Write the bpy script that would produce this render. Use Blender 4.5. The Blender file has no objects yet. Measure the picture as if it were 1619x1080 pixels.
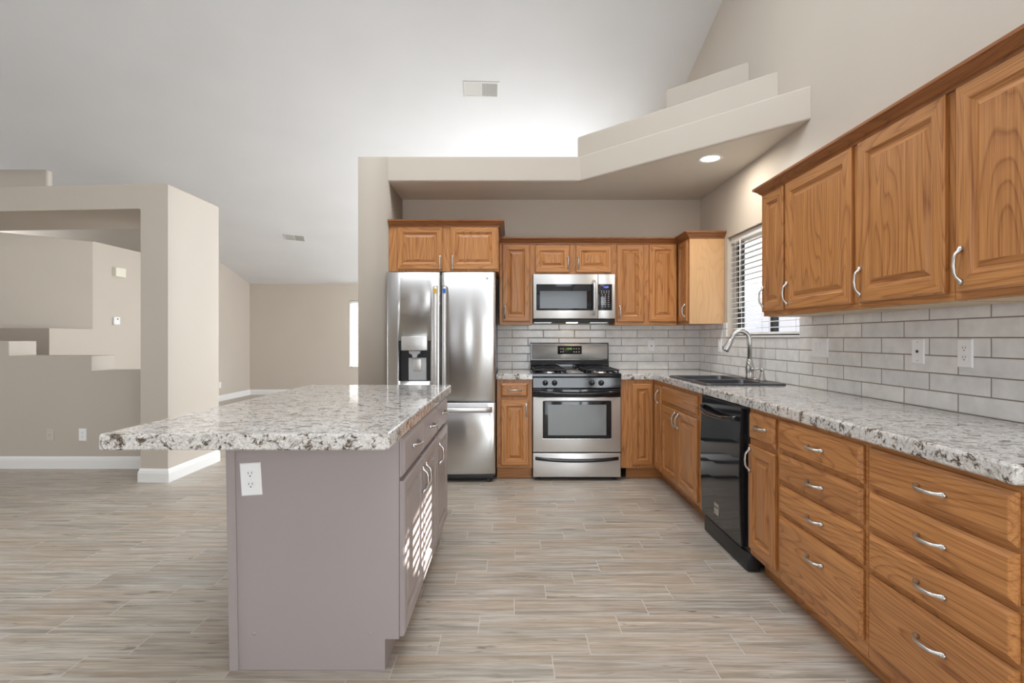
import bpy, bmesh, math, random
from mathutils import Vector, Matrix

random.seed(7)
SC = bpy.context.scene
COL = SC.collection

# ------------------------------------------------------------------ camera, sky, sun, daylight and added fill, exposure
F_PX, CX, CY, CAM_H = 850.0, 807.0, 534.5, 1.234
cam_d = bpy.data.cameras.new('camera')
cam = bpy.data.objects.new('camera', cam_d)
COL.objects.link(cam)
cam.location = (0, 0, CAM_H)
cam.rotation_euler = (math.radians(90), 0, 0)
cam_d.sensor_width = 36.0
cam_d.lens = F_PX / 1619 * 36.0
cam_d.shift_x = (809.5 - CX) / 1619
cam_d.shift_y = (CY - 540.0) / 1619
cam_d.clip_start = 0.05
SC.camera = cam

SC.view_settings.view_transform = 'Standard'
SC.view_settings.look = 'None'
SC.view_settings.gamma = 1
SC.view_settings.use_curve_mapping = False
SC.view_settings.exposure = 0.21
SC.cycles.max_bounces = 12
SC.cycles.diffuse_bounces = 7
SC.cycles.glossy_bounces = 6
SC.cycles.use_denoising = True
SC.cycles.sample_clamp_indirect = 8.0

world = bpy.data.worlds.new('daylight_sky')
SC.world = world
world.use_nodes = True
_wn = world.node_tree.nodes
_bg = _wn['Background']
_bg.inputs[0].default_value = (0.86, 0.93, 1.0, 1)
_bg.inputs[1].default_value = 1.7

sun_d = bpy.data.lights.new('sun', 'SUN')
sun_d.energy = 30.0
sun_d.angle = math.radians(0.25)
sun_d.color = (1.0, 0.95, 0.88)
sun = bpy.data.objects.new('sun', sun_d)
COL.objects.link(sun)
sun.rotation_euler = Vector((-2.26, -1.78, -1.13)).to_track_quat('-Z', 'Y').to_euler()

def area(name, loc, direction, sx, sy, watts, color=(1, 1, 1), spread=180):
    d = bpy.data.lights.new(name, 'AREA')
    d.shape = 'RECTANGLE'
    d.size, d.size_y = sx, sy
    d.energy = watts
    d.color = color
    d.spread = math.radians(spread)
    o = bpy.data.objects.new(name, d)
    COL.objects.link(o)
    o.location = loc
    o.rotation_euler = Vector(direction).to_track_quat('-Z', 'Y').to_euler()
    return o

DAY = (0.88, 0.94, 1.0)  # area lamps at unseen windows and skylights, put in to light the room
area('daylight_patio_door', (1.80, -1.4, 1.1), (-1, 0, 0), 2.0, 2.0, 30, DAY)
area('daylight_rear_window', (-.90, -3.10, 1.55), (0, 1, 0), .5, 2.9, 6, DAY)
area('added_fill_rear', (1.0, -3.10, 1.2), (0, 1, 0), 1.5, 2.2, 32, DAY)  # fill added for the kitchen back wall and the range reflections
area('added_fill_left', (-8.90, -.4, 1.6), (1, 0, 0), 3.0, 2.0, 75, DAY)  # fill added from the left for the right-hand cabinets
area('added_fill_top', (-.5, 2.85, 4.50), (0, 0, -1), 2.6, 1.1, 56, DAY)  # soft top fill added under the ridge
area('added_fill_rear_top', (.9, .2, 4.20), (0, 0, -1), 1.3, 1.5, 22, DAY)  # weaker top fill added near the camera
area('daylight_living_window', (1.78, 8.4, 1.4), (-1, 0, 0), 3.2, 2.0, 215, DAY)
area('added_fill_living_top', (-.1, 8.7, 3.10), (0, 0, -1), 2.6, 1.8, 50, DAY)  # fill added behind the soffit to brighten the far wall
area('added_fill_hall', (-8.90, 8.0, 2.85), (1, 0, 0), 1.4, .45, 16, DAY)  # fill added to lift the dark area above the hall ledge

# ------------------------------------------------------------------ node helpers
class N:
    def __init__(self, name):
        self.m = bpy.data.materials.new(name)
        self.m.use_nodes = True
        self.t = self.m.node_tree
        self.b = self.t.nodes['Principled BSDF']
    def new(self, k):
        return self.t.nodes.new(k)
    def link(self, a, b):
        self.t.links.new(a, b)
    def put(self, sock, v):
        if hasattr(v, 'is_linked'):
            self.link(v, sock)
        elif v is not None:
            if isinstance(v, (tuple, list)) and len(v) == 3 and sock.type == 'RGBA':
                v = (*v, 1)
            sock.default_value = v
    def math(self, op, a, b=None, c=None):
        n = self.new('ShaderNodeMath'); n.operation = op
        self.put(n.inputs[0], a)
        if b is not None: self.put(n.inputs[1], b)
        if c is not None: self.put(n.inputs[2], c)
        return n.outputs[0]
    def coord(self, kind='Object'):
        return self.new('ShaderNodeTexCoord').outputs[kind]
    def pos(self):
        return self.new('ShaderNodeNewGeometry').outputs['Position']
    def sep(self, v):
        n = self.new('ShaderNodeSeparateXYZ'); self.link(v, n.inputs[0]); return n.outputs
    def comb(self, x, y, z):
        n = self.new('ShaderNodeCombineXYZ')
        for i, v in enumerate((x, y, z)): self.put(n.inputs[i], v)
        return n.outputs[0]
    def vmath(self, op, a, b):
        n = self.new('ShaderNodeVectorMath'); n.operation = op
        self.put(n.inputs[0], a); self.put(n.inputs[1], b); return n.outputs[0]
    def noise(self, v, scale=1.0, detail=2.0, rough=.5, dist=0.0, out='Fac'):
        n = self.new('ShaderNodeTexNoise')
        self.link(v, n.inputs['Vector'])
        n.inputs['Scale'].default_value = scale
        n.inputs['Detail'].default_value = detail
        n.inputs['Roughness'].default_value = rough
        n.inputs['Distortion'].default_value = dist
        return n.outputs[out]
    def ramp(self, f, stops, interp='LINEAR'):
        n = self.new('ShaderNodeValToRGB'); self.link(f, n.inputs[0])
        r = n.color_ramp; r.interpolation = interp
        while len(r.elements) < len(stops): r.elements.new(0.5)
        for e, (p, c) in zip(r.elements, stops):
            e.position = p
            e.color = (c, c, c, 1) if isinstance(c, (int, float)) else (*c, 1)
        return n.outputs[0]
    def mix(self, f, a, b, blend='MIX'):
        n = self.new('ShaderNodeMix'); n.data_type = 'RGBA'; n.blend_type = blend
        self.put(n.inputs[0], f); self.put(n.inputs[6], a); self.put(n.inputs[7], b)
        return n.outputs[2]
    def bump(self, h, strength=.2, dist=.002):
        n = self.new('ShaderNodeBump')
        n.inputs['Strength'].default_value = strength
        n.inputs['Distance'].default_value = dist
        self.link(h, n.inputs['Height'])
        self.link(n.outputs[0], self.b.inputs['Normal'])
        return n
    def set(self, **k):
        for key, v in k.items():
            s = {'color': 'Base Color', 'rough': 'Roughness', 'metal': 'Metallic', 'coat': 'Coat Weight',
                 'spec': 'Specular IOR Level', 'aniso': 'Anisotropic', 'arot': 'Anisotropic Rotation',
                 'emit': 'Emission Color', 'estr': 'Emission Strength', 'coatr': 'Coat Roughness',
                 'trans': 'Transmission Weight', 'ior': 'IOR'}[key]
            self.put(self.b.inputs[s], v)
        return self.m
    def objrand(self):
        return self.new('ShaderNodeObjectInfo').outputs['Random']

def plain(name, color, rough=.5, metal=0.0, **k):
    return N(name).set(color=color, rough=rough, metal=metal, **k)

def paint(name, color, rough=.55, bump=.10):
    n = N(name)
    p = n.pos()
    big = n.noise(p, 1.3, 2)
    c = n.mix(n.ramp(big, [(.3, 0.0), (.7, 1.0)]), color, tuple(x * .96 for x in color))
    n.bump(n.noise(p, 95, 3, .6), bump, .0025)
    return n.set(color=c, rough=rough, spec=.3)

def oak(name, axis, light=(.575, .262, .086), dark=(.25, .083, .021), pale=0.0):
    n = N(name)
    o = n.vmath('ADD', n.coord('Object'), n.comb(n.math('MULTIPLY', n.objrand(), 13.7), n.math('MULTIPLY', n.objrand(), 7.3), n.math('MULTIPLY', n.objrand(), 23.1)))
    def sc(across, along):
        s = [across] * 3
        s['xyz'.index(axis)] = along
        return n.vmath('MULTIPLY', o, tuple(s))
    base = n.noise(sc(5.0, .62), 1, 1.4, .45, .25)
    rings = n.math('FRACT', n.math('MULTIPLY', base, 27.0))
    ring_c = n.ramp(rings, [(0, .60), (.07, 1.0), (.20, .42), (.55, .10), (.93, .12), (1, .60)])
    pores = n.ramp(n.noise(sc(190, 3.5), 1, 2, .6), [(.42, 0.0), (.62, 1.0)])
    pores2 = n.ramp(n.noise(sc(60, 1.5), 1, 2, .6), [(.35, 0.0), (.7, 1.0)])
    f = n.math('ADD', n.math('MULTIPLY', ring_c, .52), n.math('ADD', n.math('MULTIPLY', pores, .34), n.math('MULTIPLY', pores2, .24)))
    c = n.mix(n.math('MINIMUM', n.math('MULTIPLY', f, 1.0 - pale), 1.0), light, dark)
    var = n.ramp(n.objrand(), [(0, (.90, .88, .86)), (.5, (1, 1, 1)), (1, (1.06, 1.05, 1.02))])
    c = n.mix(1.0, c, var, 'MULTIPLY')
    n.bump(n.math('ADD', pores, n.math('MULTIPLY', ring_c, .5)), .12, .0006)
    return n.set(color=c, rough=.36, spec=.45, coat=.12, coatr=.22)

def tile_uv(n, u, v, u0, v0, L, H, shift, gap):
    """staggered rectangular tiles: returns (grout mask, per tile random number, edge distance)"""
    row = n.math('FLOOR', n.math('DIVIDE', n.math('SUBTRACT', v, v0), H))
    fv = n.math('FRACT', n.math('DIVIDE', n.math('SUBTRACT', v, v0), H))
    uu = n.math('DIVIDE', n.math('SUBTRACT', n.math('SUBTRACT', u, u0), n.math('MULTIPLY', row, shift * L)), L)
    colu = n.math('FLOOR', uu)
    fu = n.math('FRACT', uu)
    du = n.math('MULTIPLY', n.math('MINIMUM', fu, n.math('SUBTRACT', 1.0, fu)), L)
    dv = n.math('MULTIPLY', n.math('MINIMUM', fv, n.math('SUBTRACT', 1.0, fv)), H)
    d = n.math('MINIMUM', du, dv)
    mask = n.ramp(n.math('DIVIDE', d, gap), [(.42, 1.0), (.60, 0.0)])
    w = n.new('ShaderNodeTexWhiteNoise'); w.noise_dimensions = '2D'
    n.link(n.comb(colu, row, 0.0), w.inputs['Vector'])
    return mask, w.outputs['Value'], w.outputs['Color'], d

def floor_mat():
    n = N('plank_tile_floor')
    p = n.pos(); x, y, z = n.sep(p)
    mask, rnd, rcol, d = tile_uv(n, x, y, .466, 2.242, .601, .149, .2537, .0042)
    off = n.vmath('ADD', p, n.vmath('MULTIPLY', rcol, (37.0, 19.0, 0.0)))
    streak = n.noise(n.vmath('MULTIPLY', off, (2.1, 34, 1)), 1, 5, .62, .5)
    broad = n.noise(n.vmath('MULTIPLY', off, (1.3, 9.5, 1)), 1, 3, .55, .4)
    fine = n.noise(n.vmath('MULTIPLY', off, (6, 120, 1)), 1, 3, .6)
    c = n.mix(n.ramp(streak, [(.36, 0.0), (.60, 1.0)]), (.32, .28, .228), (.60, .56, .50))
    c = n.mix(n.ramp(broad, [(.40, 0.0), (.72, .75)]), c, (.46, .35, .25))
    c = n.mix(n.ramp(broad, [(.25, .55), (.44, 0.0)]), c, (.285, .27, .24))
    c = n.mix(n.math('MULTIPLY', n.ramp(fine, [(.42, 1.0), (.55, 0.0)]), .30), c, (.22, .175, .135))
    knot = n.noise(n.vmath('MULTIPLY', off, (5.0, 26, 1)), 1, 2, .5, .8)
    c = n.mix(n.ramp(knot, [(.66, 0.0), (.74, .75)]), c, (.16, .13, .105))
    tint = n.ramp(rnd, [(0, (.90, .90, .91)), (.5, (1, .99, .97)), (1, (1.06, 1.05, 1.04))])
    c = n.mix(1.0, c, tint, 'MULTIPLY')
    c = n.mix(n.math('MULTIPLY', mask, .75), c, (.60, .565, .52))
    h = n.math('ADD', n.math('MULTIPLY', mask, -1.0), n.math('MULTIPLY', streak, .25))
    n.bump(h, .25, .001)
    rg = n.math('ADD', .30, n.math('MULTIPLY', streak, .16))
    return n.set(color=c, rough=rg, spec=.45)

def backsplash_mat(name, axis, u0, v0, u1shift):
    n = N(name)
    p = n.pos(); x, y, z = n.sep(p)
    mask, rnd, rcol, d = tile_uv(n, x if axis == 'x' else y, z, u0, v0, .3065, .0775, u1shift, .0052)
    off = n.vmath('ADD', p, n.vmath('MULTIPLY', rcol, (9.0, 9.0, 9.0)))
    cloud = n.noise(off, 14, 3, .55)
    c = n.mix(n.ramp(cloud, [(.3, 0.0), (.7, 1.0)]), (.70, .69, .675), (.82, .81, .80))
    c = n.mix(1.0, c, n.ramp(rnd, [(0, (.93, .93, .94)), (1, (1.05, 1.04, 1.02))]), 'MULTIPLY')
    c = n.mix(mask, c, (.235, .20, .165))
    rg = n.mix(mask, (.11, .11, .11), (.7, .7, .7))
    edge = n.ramp(n.math('DIVIDE', d, .009), [(.15, 0.0), (.9, 1.0)])
    n.bump(n.math('ADD', edge, n.math('MULTIPLY', cloud, .6)), .5, .0016)
    return n.set(color=c, rough=rg, spec=.5)

def granite_mat():
    n = N('granite_counter')
    p = n.coord('Object')
    w = n.vmath('ADD', p, n.vmath('MULTIPLY', n.noise(p, 9, 3, out='Color'), (.10, .10, .10)))
    big = n.noise(n.vmath('MULTIPLY', w, (.7, 1, 1)), 32, 5, .68, .4)
    mid = n.noise(w, 72, 5, .7, .6)
    tiny = n.noise(p, 130, 3, .6)
    c = n.mix(n.ramp(tiny, [(.35, 0.0), (.65, 1.0)]), (.56, .54, .515), (.76, .735, .705))
    c = n.mix(n.ramp(mid, [(.51, 0.0), (.63, .80)]), c, (.34, .295, .25))
    c = n.mix(n.ramp(big, [(.545, 0.0), (.60, .85)]), c, (.20, .158, .12))
    c = n.mix(n.ramp(n.math('MULTIPLY', big, mid), [(.29, 0.0), (.325, .95)]), c, (.075, .058, .045))
    vein = n.math('ABSOLUTE', n.math('SUBTRACT', n.noise(w, 7.5, 5, .7, .5), .5))
    c = n.mix(n.ramp(vein, [(.0, .55), (.016, 0.0)]), c, (.20, .165, .135))
    return n.set(color=c, rough=.07, spec=.5)

def steel(name, rot, color=(.60, .59, .58), rough=.24, an=.75, metal=1.0):
    n = N(name)
    tg = n.new('ShaderNodeTangent'); tg.direction_type = 'RADIAL'; tg.axis = 'Z'
    n.link(tg.outputs[0], n.b.inputs['Tangent'])
    p = n.coord('Object')
    s = n.noise(n.vmath('MULTIPLY', p, (3, 3, 700)), 1, 2, .6)
    rg = n.math('ADD', rough - .012, n.math('MULTIPLY', s, .024))
    return n.set(color=color, metal=metal, rough=rg, aniso=an, arot=rot)

M = {}
M['wall'] = paint('beige_wall_paint', (.540, .480, .412))
M['wall_lit'] = paint('lamplit_wall_paint', (.68, .65, .59))  # wall paint made paler: lamp light on the soffit underside put into its colour
M['ceiling'] = paint('white_ceiling_paint', (.74, .745, .76), .8, .12)
M['trim'] = plain('white_trim_paint', (.80, .79, .77), .35)
M['mauve'] = plain('mauve_cabinet_paint', (.350, .304, .298), .34)
M['oak_z'] = oak('oak_grain_upright', 'z')
M['oak_x'] = oak('oak_grain_along_back_run', 'x')
M['oak_y'] = oak('oak_grain_along_right_run', 'y')
M['oak_pale'] = oak('pale_oak_end_panel', 'z', (.62, .385, .20), (.48, .26, .11), .35)
M['oak_under'] = oak('raw_cabinet_underside', 'y', (.58, .44, .27), (.42, .29, .16), .4)
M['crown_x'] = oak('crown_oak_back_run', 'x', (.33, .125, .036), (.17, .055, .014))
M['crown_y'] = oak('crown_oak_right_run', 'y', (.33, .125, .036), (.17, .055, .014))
M['floor'] = floor_mat()
M['tile_back'] = backsplash_mat('glazed_tile_back_wall', 'x', 1.2430, .9255, .5)
M['tile_right'] = backsplash_mat('glazed_tile_right_wall', 'y', 2.2274, .9255, .5)
M['granite'] = granite_mat()
M['steel'] = steel('brushed_steel_doors', .25, (.60, .59, .58), .215, 1.0)
M['steel_flat'] = steel('brushed_steel_panels', .25, (.70, .69, .675), .36, .6, .78)
M['steel_bright'] = steel('backguard_steel_painted_sheen', .25, (.74, .73, .715), .40, .5, .40)  # paler copy of the panel steel, a bright reflection put into its colour
M['steel_dark'] = plain('dark_steel', (.20, .20, .21), .35, 1.0)
M['nickel'] = plain('satin_nickel', (.58, .57, .545), .33, 1.0)
M['chrome'] = plain('polished_handle_metal', (.75, .74, .73), .16, 1.0)
M['black'] = plain('gloss_black_enamel', (.012, .013, .016), .07, spec=.6)
M['black_matte'] = plain('black_plastic', (.018, .018, .02), .45)
M['iron'] = plain('cast_iron', (.022, .022, .024), .5)
M['glass_black'] = plain('dark_appliance_glass', (.035, .04, .042), .03, spec=.9)
M['glass_mid'] = plain('oven_glass_with_reflection', (.22, .24, .245), .08, spec=.8)  # grey lightened so the colour carries the oven glass reflections
M['glass_smoke'] = plain('smoked_microwave_glass', (.10, .11, .12), .10, spec=.4)
M['grey'] = plain('grey_appliance_plastic', (.46, .46, .47), .4)
M['sink'] = plain('charcoal_composite', (.030, .034, .042), .32)
M['plate'] = plain('white_wall_plate', (.86, .86, .86), .3)
M['plate_beige'] = plain('beige_wall_plate', (.56, .49, .41), .4)
M['cream'] = plain('cream_plastic', (.78, .74, .64), .4)
M['dark_slot'] = plain('dark_slot', (.03, .028, .026), .6)
M['blind'] = plain('white_blind_slat', (.80, .80, .79), .4)
M['bronze'] = plain('dark_bronze_window_frame', (.05, .05, .055), .4)
M['vent'] = plain('white_vent_metal', (.70, .70, .68), .45)
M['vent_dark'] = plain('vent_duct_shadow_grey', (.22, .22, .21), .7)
M['yellow'] = plain('yellow_sticker', (.75, .42, .02), .5)
M['blue'] = plain('blue_sticker', (.02, .13, .55), .5)
M['white_ink'] = plain('white_ink', (.8, .8, .8), .5)
M['block'] = paint('pale_block_wall', (.66, .66, .72))
M['ground'] = paint('pale_gravel_ground', (.20, .19, .17))
M['leaf'] = plain('green_foliage', (.06, .12, .035), .7)
M['bark'] = plain('brown_bark', (.12, .085, .06), .8)
M['stucco'] = paint('stucco_eave', (.60, .54, .47))
M['lamp'] = plain('lit_lamp_lens', (.9, .9, .9), .4, emit=(1, .96, .88), estr=14.0)
M['lcd_blue'] = plain('blue_clock_digits', (.02, .02, .1), .3, emit=(.16, .18, 1.0), estr=3.0)
M['lcd_green'] = plain('green_clock_digits', (.02, .05, .01), .3, emit=(.30, .75, .10), estr=.8)
M['dim_pane'] = plain('dim_glowing_pane', (.7, .7, .75), .3, emit=(.85, .88, 1), estr=.55)  # dim glow for an unseen rear window mirrored in the refrigerator
M['unseen_pane'] = plain('glowing_unseen_pane', (.8, .85, .9), .2, emit=(.9, .96, 1), estr=1.6)  # glows by itself; for unseen windows and added fill panes
_g = N('clear_window_glass')
_tr = _g.new('ShaderNodeBsdfTransparent'); _gl = _g.new('ShaderNodeBsdfGlossy'); _gl.inputs['Roughness'].default_value = .02
_mx = _g.new('ShaderNodeMixShader'); _mx.inputs[0].default_value = .05
_g.link(_tr.outputs[0], _mx.inputs[1]); _g.link(_gl.outputs[0], _mx.inputs[2])
_g.link(_mx.outputs[0], _g.t.nodes['Material Output'].inputs['Surface'])
M['pane'] = _g.m

# ------------------------------------------------------------------ mesh helpers
def ident(u, w, v):
    return (u, w, v)

class MB:
    """collects shapes (world coordinates) and links them as ONE mesh object"""
    def __init__(self):
        self.bm = bmesh.new()
        self.slots = []
    def _mi(self, mat):
        if mat is None: return 0
        if mat not in self.slots: self.slots.append(mat)
        return self.slots.index(mat) + 1
    def merge(self, tmp, F=None, mat=None, smooth=False):
        bmesh.ops.recalc_face_normals(tmp, faces=tmp.faces[:])
        mi = self._mi(mat)
        vm = {}
        for v in tmp.verts:
            vm[v] = self.bm.verts.new(F(*v.co) if F else v.co)
        fs = []
        for f in tmp.faces:
            try:
                nf = self.bm.faces.new([vm[v] for v in f.verts])
            except ValueError:
                continue
            nf.material_index = mi if mat is not None else f.material_index
            nf.smooth = smooth or f.smooth
            fs.append(nf)
        if F is not None:
            o = F(0, 0, 0); ex = Vector(F(1, 0, 0)) - Vector(o); ey = Vector(F(0, 1, 0)) - Vector(o); ez = Vector(F(0, 0, 1)) - Vector(o)
            if ex.cross(ey).dot(ez) < 0:
                bmesh.ops.reverse_faces(self.bm, faces=fs)
        tmp.free()
        return self
    def box(self, a, b, bevel=0.0, seg=2, F=None, mat=None, only=None):
        t = bmesh.new()
        x0, x1 = sorted((a[0], b[0])); y0, y1 = sorted((a[1], b[1])); z0, z1 = sorted((a[2], b[2]))
        vs = [t.verts.new((x, y, z)) for x in (x0, x1) for y in (y0, y1) for z in (z0, z1)]
        for q in ((0, 1, 3, 2), (4, 6, 7, 5), (0, 4, 5, 1), (2, 3, 7, 6), (0, 2, 6, 4), (1, 5, 7, 3)):
            t.faces.new([vs[i] for i in q])
        if bevel > 0:
            es = [e for e in t.edges if only is None or only(e)]
            bmesh.ops.recalc_face_normals(t, faces=t.faces[:])
            bmesh.ops.bevel(t, geom=es, offset=bevel, segments=seg, profile=.5, affect='EDGES')
            if seg > 1:
                for f in t.faces: f.smooth = True
        return self.merge(t, F, mat)
    def prism(self, pts, lo, hi, axis=2, F=None, mat=None, bevel=0.0, only=None, seg=2):
        """polygon pts (two coords) extruded along axis"""
        t = bmesh.new()
        def P(p, h):
            c = list(p); c.insert(axis, h); return c
        A = [t.verts.new(P(p, lo)) for p in pts]
        B = [t.verts.new(P(p, hi)) for p in pts]
        t.faces.new(A); t.faces.new(B[::-1])
        for i in range(len(pts)):
            j = (i + 1) % len(pts)
            t.faces.new((A[i], A[j], B[j], B[i]))
        bmesh.ops.recalc_face_normals(t, faces=t.faces[:])
        if bevel > 0:
            bmesh.ops.bevel(t, geom=[e for e in t.edges if only is None or only(e)], offset=bevel, segments=seg, profile=.5, affect='EDGES')
        return self.merge(t, F, mat)
    def rings(self, rings, F=None, mat=None, cap0=True, cap1=True, face_mat=None, smooth=False):
        """loft closed point rings of equal length"""
        t = bmesh.new()
        R = [[t.verts.new(p) for p in r] for r in rings]
        n = len(R[0])
        for k in range(len(R) - 1):
            for i in range(n):
                j = (i + 1) % n
                try:
                    f = t.faces.new((R[k][i], R[k][j], R[k + 1][j], R[k + 1][i]))
                except ValueError:
                    continue
                f.smooth = smooth
                if face_mat: f.material_index = self._mi(face_mat(k, i))
        if cap0: t.faces.new(R[0])
        if cap1:
            f = t.faces.new(R[-1][::-1])
            if face_mat: f.material_index = self._mi(face_mat(len(R) - 1, -1))
        return self.merge(t, F, mat)
    def tube(self, path, radius, seg=8, F=None, mat=None, flat=None):
        """tube through points; radius a number or one per point; flat squashes the section along a direction"""
        P = [Vector(p) for p in path]
        rad = radius if isinstance(radius, (list, tuple)) else [radius] * len(P)
        T = [(P[min(i + 1, len(P) - 1)] - P[max(i - 1, 0)]).normalized() for i in range(len(P))]
        up = Vector((0, 0, 1)) if abs(T[0].z) < .9 else Vector((1, 0, 0))
        nrm = T[0].cross(up).normalized()
        rings = []
        for i, p in enumerate(P):
            nrm = (nrm - T[i] * nrm.dot(T[i])).normalized()
            bn = T[i].cross(nrm)
            ring = []
            for k in range(seg):
                a = 2 * math.pi * k / seg
                ring.append(tuple(p + (nrm * math.cos(a) + bn * math.sin(a)) * rad[i]))
            rings.append(ring)
        return self.rings(rings, F, mat, smooth=True)
    def lathe(self, profile, center, axis=2, seg=24, F=None, mat=None):
        """profile of (radius, height) about an axis through center"""
        rings = []
        for r, h in profile:
            ring = []
            for k in range(seg):
                a = 2 * math.pi * k / seg
                c = [math.cos(a) * max(r, 1e-5), math.sin(a) * max(r, 1e-5)]
                c.insert(axis, h)
                ring.append(tuple(c[i] + center[i] for i in range(3)))
            rings.append(ring)
        return self.rings(rings, F, mat, smooth=True)
    def text(self, s, size, origin, F=None, mat=None, depth=.0006):
        """lettering standing in the u-v plane, centred on origin (u, w, v)"""
        cu = bpy.data.curves.new('lettering', 'FONT')
        cu.body = s; cu.size = size; cu.align_x = 'CENTER'; cu.align_y = 'CENTER'; cu.extrude = depth; cu.resolution_u = 3
        ob = bpy.data.objects.new('lettering', cu); COL.objects.link(ob)
        me = ob.to_mesh()
        t = bmesh.new(); t.from_mesh(me); ob.to_mesh_clear()
        bpy.data.objects.remove(ob); bpy.data.curves.remove(cu)
        for v in t.verts:
            x, y, z = v.co
            v.co = (origin[0] + x, origin[1] + z, origin[2] + y)
        return self.merge(t, F, mat)
    def sweep(self, path, profile, F=None, mat=None):
        """profile (out, z) carried along an open plan path with mitred corners; out is to the left of travel"""
        P = [Vector((p[0], p[1])) for p in path]
        n = len(P)
        rings = []
        for i in range(n):
            d0 = (P[i] - P[i - 1]).normalized() if i > 0 else None
            d1 = (P[i + 1] - P[i]).normalized() if i < n - 1 else None
            n0 = Vector((-d0.y, d0.x)) if d0 else None
            n1 = Vector((-d1.y, d1.x)) if d1 else None
            if n0 and n1:
                m = (n0 + n1).normalized(); m = m / max(m.dot(n0), .2)
            else:
                m = n0 or n1
            rings.append([(P[i].x + m.x * o, P[i].y + m.y * o, z) for o, z in profile])
        return self.rings(rings, F, mat)
    def build(self, name, mat, parent=None, shade=None):
        me = bpy.data.meshes.new(name)
        loc = parent.matrix_world.translation if parent is not None else Vector((0, 0, 0))
        if parent is not None:
            loc = world_loc(parent)
        for v in self.bm.verts: v.co -= loc
        self.bm.to_mesh(me); self.bm.free()
        me.materials.append(mat)
        for m in self.slots: me.materials.append(m)
        o = bpy.data.objects.new(name, me)
        COL.objects.link(o)
        if parent is not None: o.parent = parent
        return o

def world_loc(o):
    v = Vector(o.location)
    while o.parent is not None:
        o = o.parent; v = v + Vector(o.location)
    return v

def tag(o, label, cat, group=None):
    o['label'] = label; o['category'] = cat
    if group: o['group'] = group
    return o

def thing(name, label, cat, loc, group=None):
    o = bpy.data.objects.new(name, None)
    o.empty_display_size = .05
    COL.objects.link(o); o.location = loc
    return tag(o, label, cat, group)

def struct(o, label=None):
    o['kind'] = 'structure'
    if label: o['label'] = label
    return o

# local frames for cabinet fronts: (u along the run, w out from the face, v up)
def front_back(yf):   return lambda u, w, v: (u, yf - w, v)      # faces the camera
def front_right(xf):  return lambda u, w, v: (xf - w, u, v)      # right run, faces left
def front_island(xf): return lambda u, w, v: (xf + w, u, v)      # island, faces right

def rect(u0, u1, v0, v1, i, w):
    return [(u0 + i, w, v0 + i), (u1 - i, w, v0 + i), (u1 - i, w, v1 - i), (u0 + i, w, v1 - i)]

def panel_door(F, u0, u1, v0, v1, mv, mh, name, parent, stile=.052):
    u0, u1 = sorted((u0, u1))
    s = min(stile, (u1 - u0) * .26)
    prof = [(0, .001), (0, .014), (.006, .020), (s - .004, .020), (s + .002, .0125), (s + .008, .0100), (s + .010, .0075), (s + .016, .0075), (s + .034, .0165), (s + .037, .0175)]
    m = min(u1 - u0, v1 - v0) / 2
    prof = [p for p in prof if p[0] < m - .008]
    mb = MB()
    mb.rings([rect(u0, u1, v0, v1, i, w) for i, w in prof], F, face_mat=lambda k, i: mh if i in (0, 2) else mv)
    return mb.build(name, mv, parent)

def slab_front(F, u0, u1, v0, v1, mat, name, parent):
    u0, u1 = sorted((u0, u1))
    prof = [(0, .001), (0, .008), (.004, .0105), (.014, .0190), (.017, .020)]
    mb = MB()
    mb.rings([rect(u0, u1, v0, v1, i, w) for i, w in prof], F)
    return mb.build(name, mat, parent)

def pull(F, u, v, parent, vertical=True, L=.100, w0=.019, mat='nickel'):
    pts = [(-.62, .004, .0030), (-.57, .005, .0082), (-.49, .007, .0092), (-.43, .013, .0066), (-.36, .022, .0054), (-.25, .027, .0056), (0, .0295, .0062),
           (.25, .027, .0056), (.36, .022, .0054), (.43, .013, .0066), (.49, .007, .0092), (.57, .005, .0082), (.62, .004, .0030)]
    path = []
    for a, w, r in pts:
        path.append((u, w0 + w, v + a * L) if vertical else (u + a * L, w0 + w, v))
    mb = MB(); mb.tube(path, [p[2] for p in pts], 8, F)
    return mb.build('handle', M[mat], parent)

def cab_body(F, u0, u1, v0, v1, depth, mat, parent, toe=None, toe_mat=None, under=None, name='body', side_mat=None, rail_mat=None):
    """closed carcass with a front face frame; toe = height of the recessed kick"""
    u0, u1 = sorted((u0, u1))
    mb = MB()
    rail = .032 if rail_mat else 0
    mb.box((u0, -.020, v0 + rail), (u1, 0, v1), F=F)
    if rail_mat: mb.box((u0, -.020, v0), (u1, 0, v0 + rail), F=F, mat=rail_mat)
    mb.box((u0 + .0005, -depth, v0), (u1 - .0005, -.020, v1), F=F, mat=side_mat)
    o = mb.build(name, mat, parent)
    if under:
        b = MB(); b.box((u0 + .02, -depth + .01, v0 - .0035), (u1 - .02, -.022, v0 + .001), F=F)
        b.build('underside', under, parent)
    if toe:
        t = MB(); t.box((u0, -.090, .001), (u1, -.075, v0), F=F); t.build('toe_kick', toe_mat or mat, parent)
    return o

# ------------------------------------------------------------------ the setting
XW, YB = 1.865, 5.283            # right wall face, kitchen back wall face
def ceil_z(y): return 5.403 - .255 * y if y >= 2.2 else 4.842 - .255 * (2.2 - y)

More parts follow.
